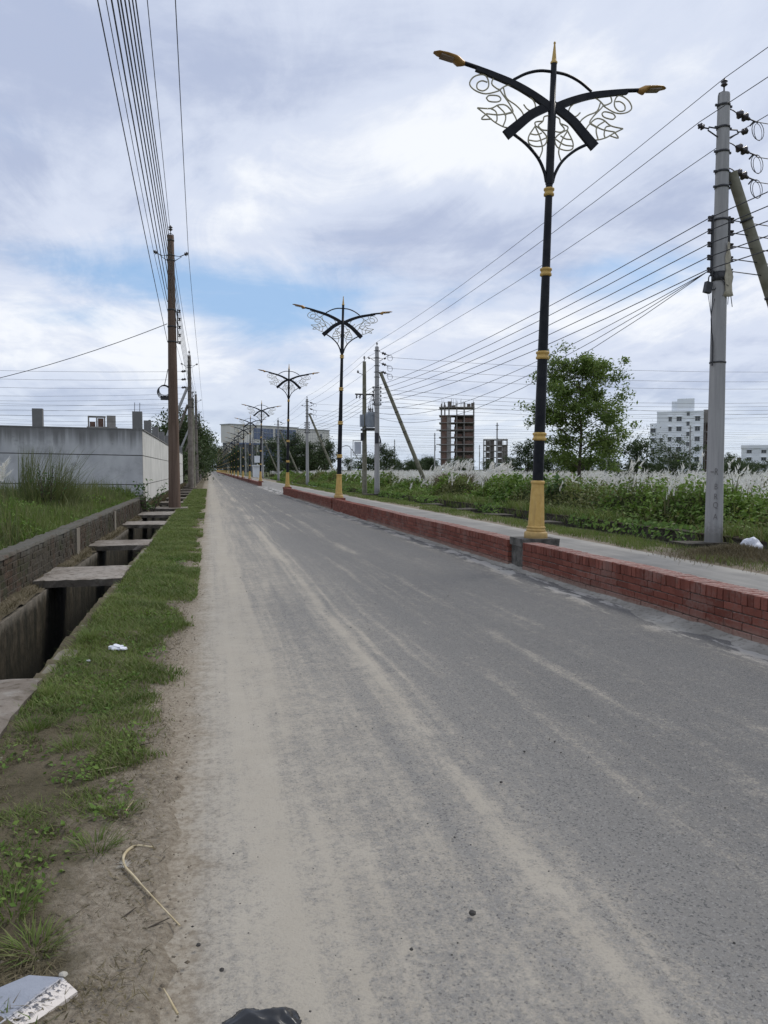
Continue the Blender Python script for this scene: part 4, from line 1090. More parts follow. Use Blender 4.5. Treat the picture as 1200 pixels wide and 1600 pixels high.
# tall unfinished tower (local x right, y away)
tx, ty = 102.7, 311.2; trz = -R(math.degrees(math.atan2(tx, ty)))
T = thing('unfinished_tower', 'tall unfinished brick and concrete tower block standing left in the fields', 'building', (tx, ty, 0), trz)
k = .0359
colx = [(v - 415) * k for v in (222, 262, 312, 405, 492, 605)]
zs = [(985 - v) * k + 1.2 for v in (930, 845, 760, 675, 590, 505, 420, 335, 240)]
zs = [2.4] + zs
for i, x in enumerate(colx):
    for y in (0, 5, 10): MB().b2((x - .22, y - .22, 0), (x + .22, y + .22, zs[-1] + (1.9 if (i + y) % 3 else .9))).build('column', M_conc, T)
for i, z in enumerate(zs): MB().b2((colx[0] - .9, -.9, z - .32), (colx[-1] + .25, 10.9, z - .002)).build('floor_slab', M_conc, T)
for i in range(len(zs) - 1):
    z0, z1 = zs[i] + .002, zs[i + 1] - .325
    if z0 > zs[-2] : continue
    mb = MB(); mb.b2((colx[0] + .24, -.35, z0), (colx[1] + .9, -.15, z1)); 
    if i < len(zs) - 2: mb.build('brick_infill', M_inbrick, T)
    MB().b2((colx[1] + 1.0, -.45, z0), (colx[2] + 1.0, -.2, z1)).build('concrete_infill', M_conc, T)
    if i < len(zs) - 2:
        MB().b2((colx[4] + .24, .5, z0), (colx[5] - .24, .7, z0 + 1.5 + .4 * (i % 2))).build('brick_infill', M_inbrick, T)
        MB().b2((colx[3] - 1.1, .8, z0), (colx[4] - .9, 1.0, z0 + 1.2)).build('brick_infill', M_inbrick, T)
        MB().b2((colx[3] - .9, 9.0, z0), (colx[5], 9.2, z1)).build('brick_infill', M_shutter, T)
        MB().b2((colx[0], 9.3, z0), (colx[2] + .6, 9.5, z1)).build('brick_infill', M_shutter, T)
        st = MB(); st.box(((colx[4] + colx[5]) / 2 + .6, 2.5, (z0 + z1) / 2), (2.4, 1.2, .2), Matrix.Rotation(.65, 3, 'Y')); st.build('stair_flight', M_conc, T)
for xa, w_, h_ in ((318, 1.5, 2.4), (365, 1.6, .7), (545, 1.5, 1.3), (590, 1.3, 1.7), (262, .9, .8)):
    MB().b2(((xa - 415) * k - w_ / 2, .3, zs[-1]), ((xa - 415) * k + w_ / 2, 3, zs[-1] + h_)).build('roof_formwork', M_shutter, T)
rb = MB()
for q in range(26): x = random.uniform(colx[0], colx[-1]); h = random.uniform(1.5, 3.8); rb.tube([(x, random.uniform(0, 9), zs[-1]), (x + random.uniform(-.1, .1), 1, zs[-1] + h)], .05, 4)
rb.build('rebar', M_shutter, T, kind='stuff')
for z in (zs[6], zs[4], zs[2]): MB().b2((colx[0] - 2.0, -1, z - .2), (colx[0] - .902, 3, z)).build('hoist_deck', M_conc, T)
# the smaller one
tx, ty = 138.5, 360; trz = -R(math.degrees(math.atan2(tx, ty)))
T2 = thing('unfinished_building', 'smaller unfinished concrete frame block right of the tall tower', 'building', (tx, ty, 0), trz)
k = .0421; cx2 = [(v - 863) * k for v in (725, 752, 800, 875, 940, 1000)]; z2 = [(965 - v) * k + .6 for v in (925, 860, 795, 720, 650, 585)]
for x in cx2:
    for y in (0, 6, 12): MB().b2((x - .2, y - .2, 0), (x + .2, y + .2, z2[-1] - .3)).build('column', M_conc, T2)
for z in z2: MB().b2((cx2[0] - .3, -.3, z - .3), (cx2[-1] + .3, 12.3, z)).build('floor_slab', M_conc, T2)
for i in range(len(z2) - 1):
    z0, z1 = z2[i] + .002, z2[i + 1] - .31
    for j in (1, 2, 3, 4):
        if (i * 3 + j) % 9 != 7 or i < 3: MB().b2((cx2[j] + .22, .6, z0), (cx2[j + 1] - .22 - (.9 if j == 2 else 0), .8, z1 - (.5 if j % 2 else 0))).build('brick_infill', M_grime if j < 4 else M_conc, T2)
rb = MB()
for q in range(9): rb.tube([(cx2[0] + q * 1.35, -1.2, 0), (cx2[0] + q * 1.35 + .2, -1.2, z2[-1] + random.uniform(-2, .8))], .06, 4)
rb.build('bamboo_scaffold', M_shutter, T2, kind='stuff')

# white apartment block
wx, wy = 143.2, 212.0; WB = thing('apartment_building', 'white apartment block with rows of dark windows and an unfinished side', 'building', (wx, wy, 0), -R(33.6))
k = .0360; X = lambda v: (v - 420) * k; Z = lambda v: (772 - v) * k
MB().b2((X(200), 0, 0), (X(575), 9, Z(232))).build('wall', M_white, WB)
MB().b2((X(145), .6, 0), (X(200) - .005, 9, Z(328))).build('wall', M_white, WB)
MB().b2((X(362), 1, Z(232) + .005), (X(500), 6, Z(120))).build('roof_room', M_white, WB)
MB().b2((X(318), 2, Z(232) + .005), (X(362) - .005, 5, Z(140))).build('roof_room', M_white, WB)
MB().b2((X(198), -.08, Z(240)), (X(577), -.003, Z(228))).build('parapet_band', M_white, WB)
def window(x, z, w_, h_, y=0):
    f = MB(); a = .1
    for q in ((-w_ / 2, -h_ / 2, -w_ / 2 + a, h_ / 2), (w_ / 2 - a, -h_ / 2, w_ / 2, h_ / 2), (-w_ / 2 + a, h_ / 2 - a, w_ / 2 - a, h_ / 2), (-w_ / 2 + a, -h_ / 2, w_ / 2 - a, -h_ / 2 + a), (-.04, -h_ / 2 + a, .04, h_ / 2 - a)):
        f.b2((x + q[0], y - .06, z + q[1]), (x + q[2], y - .004, z + q[3]))
    o = f.build('window', M_frame, WB if not hasattr(window, 'p') else window.p)
    MB().b2((x - w_ / 2 + a, y - .03, z - h_ / 2 + a), (x + w_ / 2 - a, y - .008, z + h_ / 2 - a)).build('pane', M_pane, o)
    MB().b2((x - w_ / 2 - .15, y - .45, z + h_ / 2 + .03), (x + w_ / 2 + .15, y - .004, z + h_ / 2 + .13)).build('sunshade', M_white, o)
window.p = WB
for r_, v in enumerate((295, 380, 468, 555, 642)):
    for xx, w_ in ((308, .95), (380, 1.5), (527, 1.45)): window(X(xx), Z(v), w_, 1.4)
    if r_ < 4: window(X(452), Z(v - 43), .9, 1.25)
for v in (390, 475, 556, 640): window(X(170), Z(v), 1.1 if v > 400 else 1.5, 1.3, .6)
for v in (475, 556, 640): window(X(237), Z(v), 1.0, 1.3)
MB().b2((X(575) + .01, 1.2, Z(328)), (X(720), 9, Z(218))).build('unfinished_top', M_conc, WB)
for v in (405, 485, 565, 650, 730): MB().b2((X(575) + .01, 1.3, Z(v) - .15), (X(720), 9, Z(v) + .15)).build('floor_slab', M_conc, WB)
MB().b2((X(575) + .01, 5, 0), (X(720), 5.3, Z(328) - .01)).build('brick_infill', M_inbrick, WB)
for xx in (590, 640, 700): MB().b2((X(xx) - .2, 1.6, 0), (X(xx) + .2, 2.0, Z(328) - .01)).build('column', M_conc, WB)
sc = MB()
for q in range(9): sc.tube([(X(578) + q * .62, .8, 0), (X(578) + q * .62 + random.uniform(-.2, .2), .8, Z(330) + random.uniform(-1, 1.5))], .06, 4)
for q in range(12): sc.tube([(X(576), .75, 1.2 + q * 1.3), (X(722), .75, 1.2 + q * 1.3 + random.uniform(-.1, .1))], .05, 4)
sc.build('bamboo_scaffold', M_shutter, WB, kind='stuff')
# second white block at the right edge
W2 = thing('apartment_building', 'low white block with grey roof band at the right edge', 'building', (180, 226.4, 0), -R(38.5))
window.p = W2; k2 = .0397; X = lambda v: (v - 1085) * k2; Z = lambda v: (772 - v) * k2
MB().b2((X(982), 0, 0), (X(1420), 10, Z(552))).build('wall', M_white, W2)
MB().b2((X(978), -.3, Z(552) + .005), (X(1424), 10.3, Z(525))).build('roof_band', M_white, W2)
for v in (580, 643, 706):
    for xx in (1043, 1155, 1262, 1370): window(X(xx), Z(v), 1.55, 1.15)
MB().b2((X(948), 1.5, 0), (X(980), 6, Z(628))).build('unfinished_annex', M_shutter, W2)
# small unfinished block seen over the wall
sx_, sy_ = -29.4, 233; SB = thing('unfinished_building', 'small grey unfinished rooftop block seen over the concrete wall', 'building', (sx_, sy_, 0), R(7.2))
MB().b2((-3.9, 0, 0), (3.6, 7, 13.4)).build('lower_block', M_conc, SB)
MB().b2((-4.2, -.5, 13.405), (4.0, 7.3, 13.75)).build('floor_slab', M_conc, SB)
for x in (-3.7, -1.5, 0.6): MB().b2((x - .2, 0, 13.755), (x + .2, .4, 16.6)).build('column', M_conc, SB)
MB().b2((-3.4, .5, 13.755), (-1.9, .7, 15.2)).build('brick_infill', M_inbrick, SB); MB().b2((-1.2, .5, 13.755), (.3, .7, 16.2)).build('brick_infill', M_inbrick, SB)
MB().b2((-3.9, 0, 16.605), (.9, 5, 16.8)).build('floor_slab', M_conc, SB)
MB().b2((1.2, .2, 13.755), (3.6, 5, 17.0)).build('stair_room', M_conc, SB)

# cream convention hall: facade turned, its right end farther off
CX, CY = 12.7, 461.0; crz = math.atan2(49, 66.5)
CH = thing('convention_hall', 'large cream panelled hall with dark blue glass bands at the road end', 'building', (CX, CY, 0), crz)
HT = 28.0
mb = MB(); mb.b2((0, 0, 17.5), (53.0, 9, HT)); mb.build('upper_block', M_panel, CH)
MB().b2((.9, .8, 0), (53.0, 8.5, 17.49)).build('lower_glass_block', M_darkgl, CH)
MB().b2((-.3, -.3, 16.6), (54.0, -.005, 17.6)).build('violet_band', M_bluegl, CH)
MB().b2((-.2, .2, 0), (.88, 3.0, 16.59)).build('column', M_panel, CH)
MB().b2((20.0, .2, 0), (21.2, .79, 16.59)).build('column', M_panel, CH)
for a, b_ in ((17.2, 32.5), (34.5, 51.5)):
    o = MB().b2((a, -.25, 20.0), (b_, -.006, 26.6)).build('glass_band', M_bluegl, CH)
    f = MB()
    for q in np.linspace(a, b_, 7): f.b2((q - .08, -.35, 20.0), (q + .08, -.255, 26.6))
    f.b2((a, -.35, 23.9), (b_, -.256, 24.1)); f.build('mullion', M_frame, o)
MB().b2((24, .5, 6.5), (41, .79, 16.0)).build('glass_band', M_bluegl, CH)
MB().b2((54.3, 1.0, 0), (83.0, 24, HT - .5)).build('right_block', M_panel, CH)
MB().b2((53.01, 2.5, 0), (54.29, 9, HT - 1)).build('recess', M_darkgl, CH)
MB().b2((74.5, .8, 4), (75.8, .995, HT - 3)).build('dark_slot', M_darkgl, CH)  # dark strip set on the panel face for the vertical recess
f = MB()
for q in np.arange(56.5, 83, 2.2): f.b2((q - .05, .93, 0), (q + .05, .994, HT - .5))
for q in np.arange(3, 17, 2.4): f.b2((q - .05, -.07, 17.7), (q + .05, -.006, HT))
f.build('panel_joint', M_frame, CH)
MB().b2((-.6, -.4, HT + .005), (54, 9.4, HT + .5)).build('roof_edge', M_frame, CH)
MB().b2((54.01, .6, HT - .495), (83.4, 24.5, HT - .1)).build('roof_edge', M_frame, CH)
kb = thing('site_hut', 'small white huts and hoardings between the far lamps', 'hut', (9.6, 152, 0))
MB().b2((-1.1, 0, 0), (.9, 2, 2.2)).build('wall', M_white, kb); MB().b2((-1.3, -.3, 2.205), (1.1, 2.2, 2.4)).build('roof', M_white, kb); MB().b2((-.9, -.1, 2.9), (.6, 0.0, 4.2)).build('hoarding', M_white, kb)
MB().b2((-.85, -.05, 2.405), (-.75, .03, 2.895)).build('post', M_frame, kb); MB().b2((.45, -.05, 2.405), (.55, .03, 2.895)).build('post', M_frame, kb)

# ------------------------------------------------------------------ trees
def tree_mesh(seed, H, W, base, nl, L, leaf_n, droop=.1, trunk_r=.12, cl_r=.5, shape='round', sub=3):
    r = np.random.default_rng(seed); wood = MB(); tips = []
    th = H * .82
    tp = [(0, 0, -.1)] + [(r.normal(0, .02) * H * i / 6, r.normal(0, .02) * H * i / 6, th * i / 6) for i in range(1, 7)]
    wood.tube(tp, [trunk_r * (1.15 - .95 * i / 6) for i in range(7)], 7)
    for b in range(nl):
        f = base + (1 - base) * (b + .5) / nl * .98; z = f * th; i = min(int(f * 6), 5); q = f * 6 - i
        p0 = np.array(tp[i]) * (1 - q) + np.array(tp[i + 1]) * q
        a = b * 2.4 + r.normal(0, .4)
        if shape == 'round': prof = math.sqrt(max(.08, 1 - ((f - .45) / .62) ** 2))
        elif shape == 'flat': prof = .5 + .7 * f
        else: prof = 1.1 - .75 * f
        ln = W / 2 * prof * r.uniform(.7, 1.12); rise = ln * r.uniform(.25, .75) * (1.2 if f > .6 else .8)
        e = p0 + np.array([math.cos(a) * ln, math.sin(a) * ln, rise])
        m = (p0 + e) / 2 + np.array([0, 0, .10 * ln]) + r.normal(0, .05 * ln, 3)
        rr = trunk_r * (.42 - .2 * f)
        wood.tube([p0, m, e], [rr, rr * .65, rr * .25], 5, False)
        for s_ in range(sub):
            g = r.uniform(.35, .95); st = (1 - g) * p0 + g * e + np.array([0, 0, .12 * ln * (1 - g)])
            e2 = st + r.normal(0, .30 * ln, 3) + np.array([0, 0, .12 * ln]); tips.append(e2); tips.append((st + e2) / 2)
            wood.tube([st, (st + e2) / 2 + r.normal(0, .03 * ln, 3), e2], [rr * .35, rr * .25, rr * .12], 4, False)
        tips.append(e); tips.append(m * .4 + e * .6)
    for q in range(max(2, nl // 4)): tips.append(np.array(tp[6]) + r.normal(0, W * .10, 3) + np.array([0, 0, (H - th) * r.uniform(.2, .9)]))
    tips = np.array(tips); k_ = r.integers(0, len(tips), leaf_n)
    size = r.uniform(.5, 1.15, len(tips))
    P = tips[k_] + r.normal(0, 1, (leaf_n, 3)) * (cl_r * size[k_])[:, None] * np.array([1, 1, .62])
    P[:, 2] -= droop * np.abs(r.normal(0, 1, leaf_n))
    P[:, 2] = np.maximum(P[:, 2], .15)
    return wood, P
def make_tree(name, label, seed, H, W, base, nl, L, leaf_n, m=L_dark, group=None, **kw):
    t_ = thing(name, label, 'tree', (0, 0, 0), 0, group)
    wood, P = tree_mesh(seed, H, W, base, nl, L, leaf_n, **kw)
    wood.build('trunk', M_trunk, t_)
    V, T_ = leaves(P, L * rng.uniform(.6, 1.3, len(P)), .42, .5); tris('crown', V, T_, m, t_)
    return t_
mt = make_tree('leafy_tree', 'airy green leafy tree just right of the nearest lamp, rising from white grass', 18, 7.7, 4.9, .12, 32, .20, 22000, L_tree, trunk_r=.10, cl_r=.27, droop=.10, sub=4)
mt.location = (19.9, 39, .55)
GT = 'trees along the far edge of the fields'
protos = [make_tree('bushy_tree', '', 20, 5.0, 5.2, .1, 16, .34, 3600, group=GT, cl_r=.55, sub=3, trunk_r=.14),
          make_tree('bushy_tree', '', 21, 6.2, 5.0, .12, 18, .34, 4200, group=GT, cl_r=.5, sub=3, trunk_r=.16),
          make_tree('spreading_tree', '', 22, 4.4, 6.4, .30, 14, .26, 3600, group=GT, cl_r=.42, shape='flat', sub=3, trunk_r=.15),
          make_tree('bushy_tree', '', 23, 4.0, 6.0, .05, 16, .38, 3600, group=GT, cl_r=.6, sub=3, trunk_r=.12)]
place = [  # proto, x, y, scale, rot, label
    (2, 53.2, 80.3, .92, .3, 'dark spreading flat-topped tree in front of the white apartment block'),
    (0, 38.0, 63.3, .78, 1.2, 'dark bushy tree left of the white apartment block'),
    (0, 40.9, 62.2, .45, 2.9, 'small bushy tree tucked under the spreading tree'),
    (3, 58, 76, .55, 4.2, 'low dark bush tree under the unfinished side of white block'),
    (1, 43.2, 100.0, .86, 2.2, 'dark tree immediately left of the nearest lamp shaft'),
    (3, 44.5, 96, .75, .5, 'low bushy tree behind the nearest lamp and leafy tree'),
    (3, 63.5, 82, .58, 2.6, 'bushy tree at right edge below the low white block'),
    (0, 71.5, 86, .56, 5.0, 'bushy tree farthest right behind the white grass'),
    (0, 67.5, 84.5, .45, 3.0, 'bushy tree right of the nearest power pole'),
    (1, 33.8, 146.4, 1.0, 1.1, 'round dark tree behind the twin transformer poles'),
    (3, 28.5, 138, .9, 2.0, 'dark low tree right of the cream hall'),
    (1, 22.2, 150, 1.12, 4.0, 'large dark tree in front of the right part of the cream hall'),
    (0, 19.0, 146, 1.25, 0.4, 'large dark tree in front of the middle of cream hall'),
    (1, 16.2, 150, 1.3, 2.4, 'tall dark tree in front of the cream hall, behind fourth power pole'),
    (0, 14.2, 168, 1.5, 5.2, 'dark tree in front of the glass part of cream hall'),
    (3, 80.5, 280, 1.0, 1.0, 'dark tree at the foot of the tall unfinished tower'),
    (0, 84.0, 292, 1.2, 1.7, 'dark tree left of the foot of tall unfinished tower'),
]
used = set()
def put(pi, x, y, s_, rz, label):
    if pi in used: o = copy_tree(protos[pi])
    else: o = protos[pi]; used.add(pi)
    o.location = (x, y, -.05); o.scale = (s_, s_, s_); o.rotation_euler = (0, 0, rz); o['label'] = label
    return o
for a in place: put(*a)
far_r = random.Random(4)
for i in range(62):
    azd = far_r.uniform(4.5, 45); ds = far_r.uniform(170, 300); s_ = far_r.uniform(.5, 1.05) * ds / 230
    if 18.5 < azd < 22 and ds < 300 and s_ > 1.2: s_ *= .8
    x, y, _ = at_az(azd, ds)
    put(far_r.choice([0, 1, 3, 3]), x, y, s_, far_r.uniform(0, 6), 'distant dark tree on the horizon beyond the white grass')
GTL = 'dark trees along the left verge'
for i, (x, y, s_) in enumerate([(-3.0, 93, 1.30), (-3.4, 106, 1.45), (-2.6, 124, 1.35), (-3.3, 140, 1.5), (-3.0, 160, 1.5), (-3.6, 185, 1.6), (-3.3, 215, 1.7), (-3.5, 250, 1.8), (-3.6, 300, 2.0), (-4.4, 84, .8)]):
    o = put([1, 0, 1, 0, 1, 0, 1, 0, 1, 3][i], x, y, s_, i * 1.3, 'dark leafy tree behind the left poles' if i else 'dark leafy tree just behind the second and third left poles'); o['group'] = GTL
for i, (x, y, s_) in enumerate([(11, 300, 1.6), (9.5, 350, 1.6), (3, 620, 3.2), (12, 590, 3.4), (-8, 600, 3.0), (7, 660, 3.4)]):
    put([1, 0][i % 2], x, y, s_, i * 1.7, 'hazy tree at the far end of the road')

# ------------------------------------------------------------------ right side: bank, creepers, kash grass
def bank_h(X, Y):
    e = np.clip((X - 9.85) / 1.5, 0, 1); e = e * e * (3 - 2 * e)
    n_ = vnoise(X, Y, 2.9, 51); n_ = np.clip((n_ - .2) / .6, 0, 1); n_ = n_ * n_ * (3 - 2 * n_)
    h = .22 + .74 * n_ + .40 * (vnoise(X, Y, .8, 52) - .35) + .22 * (vnoise(X, Y, .33, 53) - .5)
    fall = 1 - .75 * np.clip((X - 11.6) / 1.8, 0, 1)
    return np.maximum(e * h * fall, 0)
grid('weedy_bank', np.linspace(9.86, 17.5, 40), np.linspace(2, 130, 320), lambda X, Y: bank_h(X, Y) * .80 - .03, M_bank, kind='structure')
def thicket(name, n, mat_, sel, Lf, asp, zf=(.55, 1.12)):
    y = 4 + 122 * rng.random(n) ** 1.9; x = 9.75 + 3.9 * rng.random(n) ** 1.05
    k_ = vnoise(x, y, 3.1, 61) ; keep = sel(k_ + rng.normal(0, .07, n)); x, y = x[keep], y[keep]
    h = bank_h(x, y); z = h * rng.uniform(*zf, len(x)) + rng.exponential(.07, len(x)) + .02
    sp = (1 + y / 45)
    V, T_ = leaves(np.stack([x, y, z], 1), Lf * sp * rng.uniform(.55, 1.5, len(x)), asp, 1.1)
    return tris(name, V, T_, mat_, kind='stuff')
thicket('creeper_thicket', 190000, L_weed, lambda k_: k_ > .37, .075, .62)
thicket('olive_weeds', 120000, L_weedd, lambda k_: k_ <= .37, .075, .42)
# wispy stems poking out of the bank
n = 9000; y = 5 + 110 * rng.random(n) ** 1.7; x = 9.8 + 6 * rng.random(n)
V, T_ = blades(np.stack([x, y, bank_h(x, y) * .8], 1), rng.uniform(.25, .6, n) * (1 + y / 150), rng.uniform(.006, .013, n) * (1 + y / 25), rng.uniform(.05, .35, n), seg=2)
tris('bank_grass', V, T_, L_weedd, kind='stuff')
# hanging growth over the low wall and strip of rough grass
n = 52000; y = 4 + 90 * rng.random(n) ** 1.7; x = 7.85 + .9 * rng.random(n) ** .7 + (vnoise(y, y * 0, 1.0, 71) - .5) * .3
V1 = blades(np.stack([x, y, .01 + 0 * x], 1), rng.uniform(.05, .16, n) * (.5 + vnoise(x, y, .9, 72)), rng.uniform(.005, .010, n) * (1 + y / 25), rng.uniform(.02, .10, n))
n = 9000; y = 4 + 70 * rng.random(n) ** 1.6; x = 9.52 + .5 * rng.random(n)
kp = vnoise(y, y * 0, 1.8, 73) > .42; x, y = x[kp], y[kp]; n = len(x)
V2 = blades(np.stack([x, y, .02 + .2 * (x > 9.6)], 1), rng.uniform(.15, .45, n), rng.uniform(.008, .014, n) * (1 + y / 25), rng.uniform(.1, .3, n))
V, T_ = cat([V1, V2]); tris('rough_grass', V, T_, L_grass, kind='stuff')
n = 9000; y = 4 + 70 * rng.random(n) ** 1.6; x = 9.3 + .75 * rng.random(n); kp = vnoise(y, y * 0, 1.8, 73) < .60; x, y = x[kp], y[kp]; n = len(x)
V, T_ = leaves(np.stack([x, y, .02 + .32 * rng.random(n)], 1), .07 * rng.uniform(.6, 1.5, n) * (1 + y / 45), .6, .4, np.tile([[-1., -.3, .2]], (n, 1)))
tris('wall_creeper', V, T_, L_weed, kind='stuff')
# dry mound at the foot of the nearest pole
grid('soil_mound', np.linspace(7.6, 9.2, 18), np.linspace(9.7, 13.0, 26), lambda X, Y: -.02 + .22 * np.exp(-((X - 8.6) / .5) ** 2 - ((Y - 11.1) / .75) ** 2), M_dirt, kind='structure')
n = 9000; x = rng.normal(8.5, .33, n); y = rng.normal(11.2, .65, n)
V, T_ = blades(np.stack([x, y, .19 * np.exp(-((x - 8.6) / .5) ** 2 - ((y - 11.1) / .75) ** 2)], 1), rng.uniform(.03, .14, n), rng.uniform(.005, .010, n), rng.uniform(.03, .12, n))
tris('dry_grass_mound', V, T_, L_dry, kind='stuff')

def kash(P, Hs, seed=0, big=1.0, dirs=None):
    """feathery plumes: a curved axis hung with thin silky triangles"""
    n = len(P); a = (rng.normal(.25, .45, n) if dirs is None else dirs)
    dv = np.stack([np.cos(a), np.sin(a), np.zeros(n)], 1); L = rng.uniform(.32, .58, n) * big; reach = rng.uniform(.10, .34, n) * big
    base = P + np.array([0, 0, 1.]) * Hs[:, None]
    parts = []; K = 9
    for k_ in range(K):
        t0 = k_ / K
        c = base + dv * (reach * t0 ** 1.6)[:, None] + np.array([0, 0, 1.]) * (L * (t0 - .25 * t0 * t0))[:, None]
        wd = (.038 + .050 * math.sin(math.pi * min(1, t0 * .85 + .12))) * big
        j = rng.normal(0, 1, (n, 3)); j[:, 2] *= .4; j = unit(j) * wd
        tip = c + j * 1.1 + dv * (.05 * big) + np.array([0, 0, .13 * big]) * rng.uniform(.5, 1.1, (n, 1))
        s_ = np.cross(unit(tip - c), rng.normal(0, 1, (n, 3))); s_ = unit(s_) * (.026 * big)
        V = np.stack([c - s_, c + s_, tip], 1).reshape(-1, 3); T_ = (np.arange(n)[:, None] * 3 + np.array([[0, 1, 2]]))
        parts.append((V, T_))
    return cat(parts)
n = 34000
x = 11.7 + 68 * rng.random(n) ** 2.2; y = 6 + 150 * rng.random(n) ** 1.15
pxx = (x * .975 - y * .222) / (x * .222 + y * .975)
kp = (pxx > -.20) & (pxx < .72) & ((vnoise(x, y, 2.2, 81) * .65 + vnoise(x, y, .8, 84) * .35 + .10 * np.clip((x - 15) / 6, 0, 1)) > .50) & (x > 11.7 + 1.5 * vnoise(y, y * 0, 4, 82))
x, y = x[kp], y[kp]; z0 = bank_h(x, y) * .2; Hs = rng.uniform(.16, .66, len(x)) * (.55 + .95 * vnoise(x, y, 1.7, 83)) + .12 * np.clip((x - 13) / 4, 0, 1) + .0020 * np.clip(y - 20, 0, 80)
P = np.stack([x, y, z0], 1)
n = 420; xa = 10.6 + 1.8 * rng.random(n); ya = 13 + 75 * rng.random(n) ** 1.2; kp = vnoise(xa, ya, 1.6, 85) > .52; xa, ya = xa[kp], ya[kp]
P = np.concatenate([P, np.stack([xa, ya, bank_h(xa, ya)], 1)]); Hs = np.concatenate([Hs, rng.uniform(.12, .50, len(xa))]); y = np.concatenate([y, ya])
V, T_ = kash(P, Hs, big=1.0); 
tris('kash_plumes', V, T_, L_plume, kind='stuff')
V, T_ = cat([blades(P + rng.normal(0, .08, P.shape) * [1, 1, 0], (Hs + .15) * rng.uniform(.8, 1.1, len(P)), rng.uniform(.012, .022, len(P)) * (1 + y / 50), rng.uniform(.05, .35, len(P))) for k_ in range(4)])
tris('kash_stems', V, T_, L_kash, kind='stuff')
# separate clumps one can point at
def clump(name, label, cat_, loc, n, h, spread, m, plume=0, wl=.012, lean=.5, group=None):
    t_ = thing(name, label, cat_, loc, 0, group)
    a = rng.uniform(0, 2 * np.pi, n); r_ = spread * .35 * np.sqrt(rng.random(n))
    P = np.stack([np.cos(a) * r_, np.sin(a) * r_, np.zeros(n)], 1)
    V, T_ = blades(P, h * rng.uniform(.45, 1.05, n), rng.uniform(.7, 1.3, n) * wl, lean * rng.uniform(.2, 1.0, n) * spread, a + rng.normal(0, .4, n), 4)
    tris('blades', V, T_, m, t_)
    if plume:
        a = rng.uniform(0, 2 * np.pi, plume); r_ = spread * .4 * np.sqrt(rng.random(plume)); P = np.stack([np.cos(a) * r_ + .12, np.sin(a) * r_, np.zeros(plume)], 1)
        V, T_ = kash(P, h * rng.uniform(.72, 1.0, plume), big=1.05, dirs=rng.normal(0.1, .3, plume)); tris('plumes', V, T_, L_plume, t_)
    return t_
clump('grass_clump', 'dark brown dry grass clump topped by white plumes, left of nearest lamp', 'grass clump', (12.1, 37.0, .35), 1500, 1.25, 1.9, L_dry, 45, .03)
clump('kash_clump', 'tall white plumed grass clump rising above the bank near the lamp', 'grass clump', (12.9, 33.5, .4), 300, 1.05, 1.3, L_kash, 40, .025)
clump('kash_clump', 'white plumed grass clump beside the foot of transformer pole brace', 'grass clump', (12.6, 41.6, .4), 300, 1.0, 1.4, L_kash, 30, .025)
clump('kash_clump', 'few white plumes leaning over at the right edge of the bank', 'grass clump', (15.8, 16.2, .3), 200, 1.05, 1.4, L_kash, 22, .016)
def broad(name, label, loc, n, h, Lf, m=L_broad, spread=.4):
    t_ = thing(name, label, 'plant', loc)
    wood = MB(); P = []
    for s_ in range(max(3, n // 14)):
        a = random.uniform(0, 6.28); e = (math.cos(a) * spread * random.random(), math.sin(a) * spread * random.random(), h * random.uniform(.6, 1.05))
        wood.tube([(e[0] * .2, e[1] * .2, -.05), (e[0] * .6, e[1] * .6, e[2] * .5), e], [.012, .009, .004], 5, False)
        for q in range(14):
            f = random.uniform(.25, 1.05); P.append((e[0] * f + random.gauss(0, .08), e[1] * f + random.gauss(0, .08), e[2] * f))
    wood.build('stem', M_trunk, t_); V, T_ = leaves(np.array(P), Lf * rng.uniform(.6, 1.2, len(P)), .5, .6); tris('leaf_mass', V, T_, m, t_)
    return t_
broad('broadleaf_weed', 'big pale-leaved weed right beside the yellow lamp base', (10.9, 23.0, .5), 60, .8, .30, spread=.5)
broad('broadleaf_weed', 'leafy weed on the bank left of the nearest power pole', (11.2, 15.2, .55), 50, .45, .17, L_weed, spread=.5)
broad('shrub', 'leafy green shrub growing against the pale side of concrete wall', (-2.02, 26.9, -.05), 200, 1.15, .15, L_broad, .62)

# ------------------------------------------------------------------ left: weeds behind the brick wall
n = 56000; x = -2.40 - 7 * rng.random(n) ** 1.3; y = 6 + 23.3 * rng.random(n) ** .9; z = .38 + .12 * (vnoise(x, y, 1.3, 21) - .4)
mh = (.14 + .50 * vnoise(x, y, 1.1, 91) ** 1.6 + .35 * vnoise(x, y, .35, 92) ** 3) * np.clip((-x - 2.2) / .8, .25, 1)
Vb = blades(np.stack([x, y, z - .02], 1), mh * rng.uniform(.6, 1.4, n), rng.uniform(.006, .011, n) * (1 + y / 30), rng.uniform(.04, .22, n))
hf = len(Vb[1]) // 3 // 2 * 3; tris('tall_weeds', *Vb, L_grass, kind='stuff')
n = 26000; x = -2.5 - 6.5 * rng.random(n); y = 7 + 22 * rng.random(n) ** .9; kp = vnoise(x, y, 1.2, 96) > .45; x, y = x[kp], y[kp]; n = len(x)
Vb = blades(np.stack([x, y, .34 + 0 * x], 1), (.24 + .95 * vnoise(x, y, .9, 97) ** 2) * rng.uniform(.6, 1.3, n) * np.clip((-x - 2.2) / .8, .3, 1), rng.uniform(.006, .012, n) * (1 + y / 30), rng.uniform(.05, .30, n), seg=3)
tris('rank_grass', *Vb, L_reed, kind='stuff')
n = 60000; x = -2.40 - 7 * rng.random(n) ** 1.2; y = 6 + 23.2 * rng.random(n); 
kp = vnoise(x, y, 1.6, 93) > .40; x, y = x[kp], y[kp]; n = len(x)
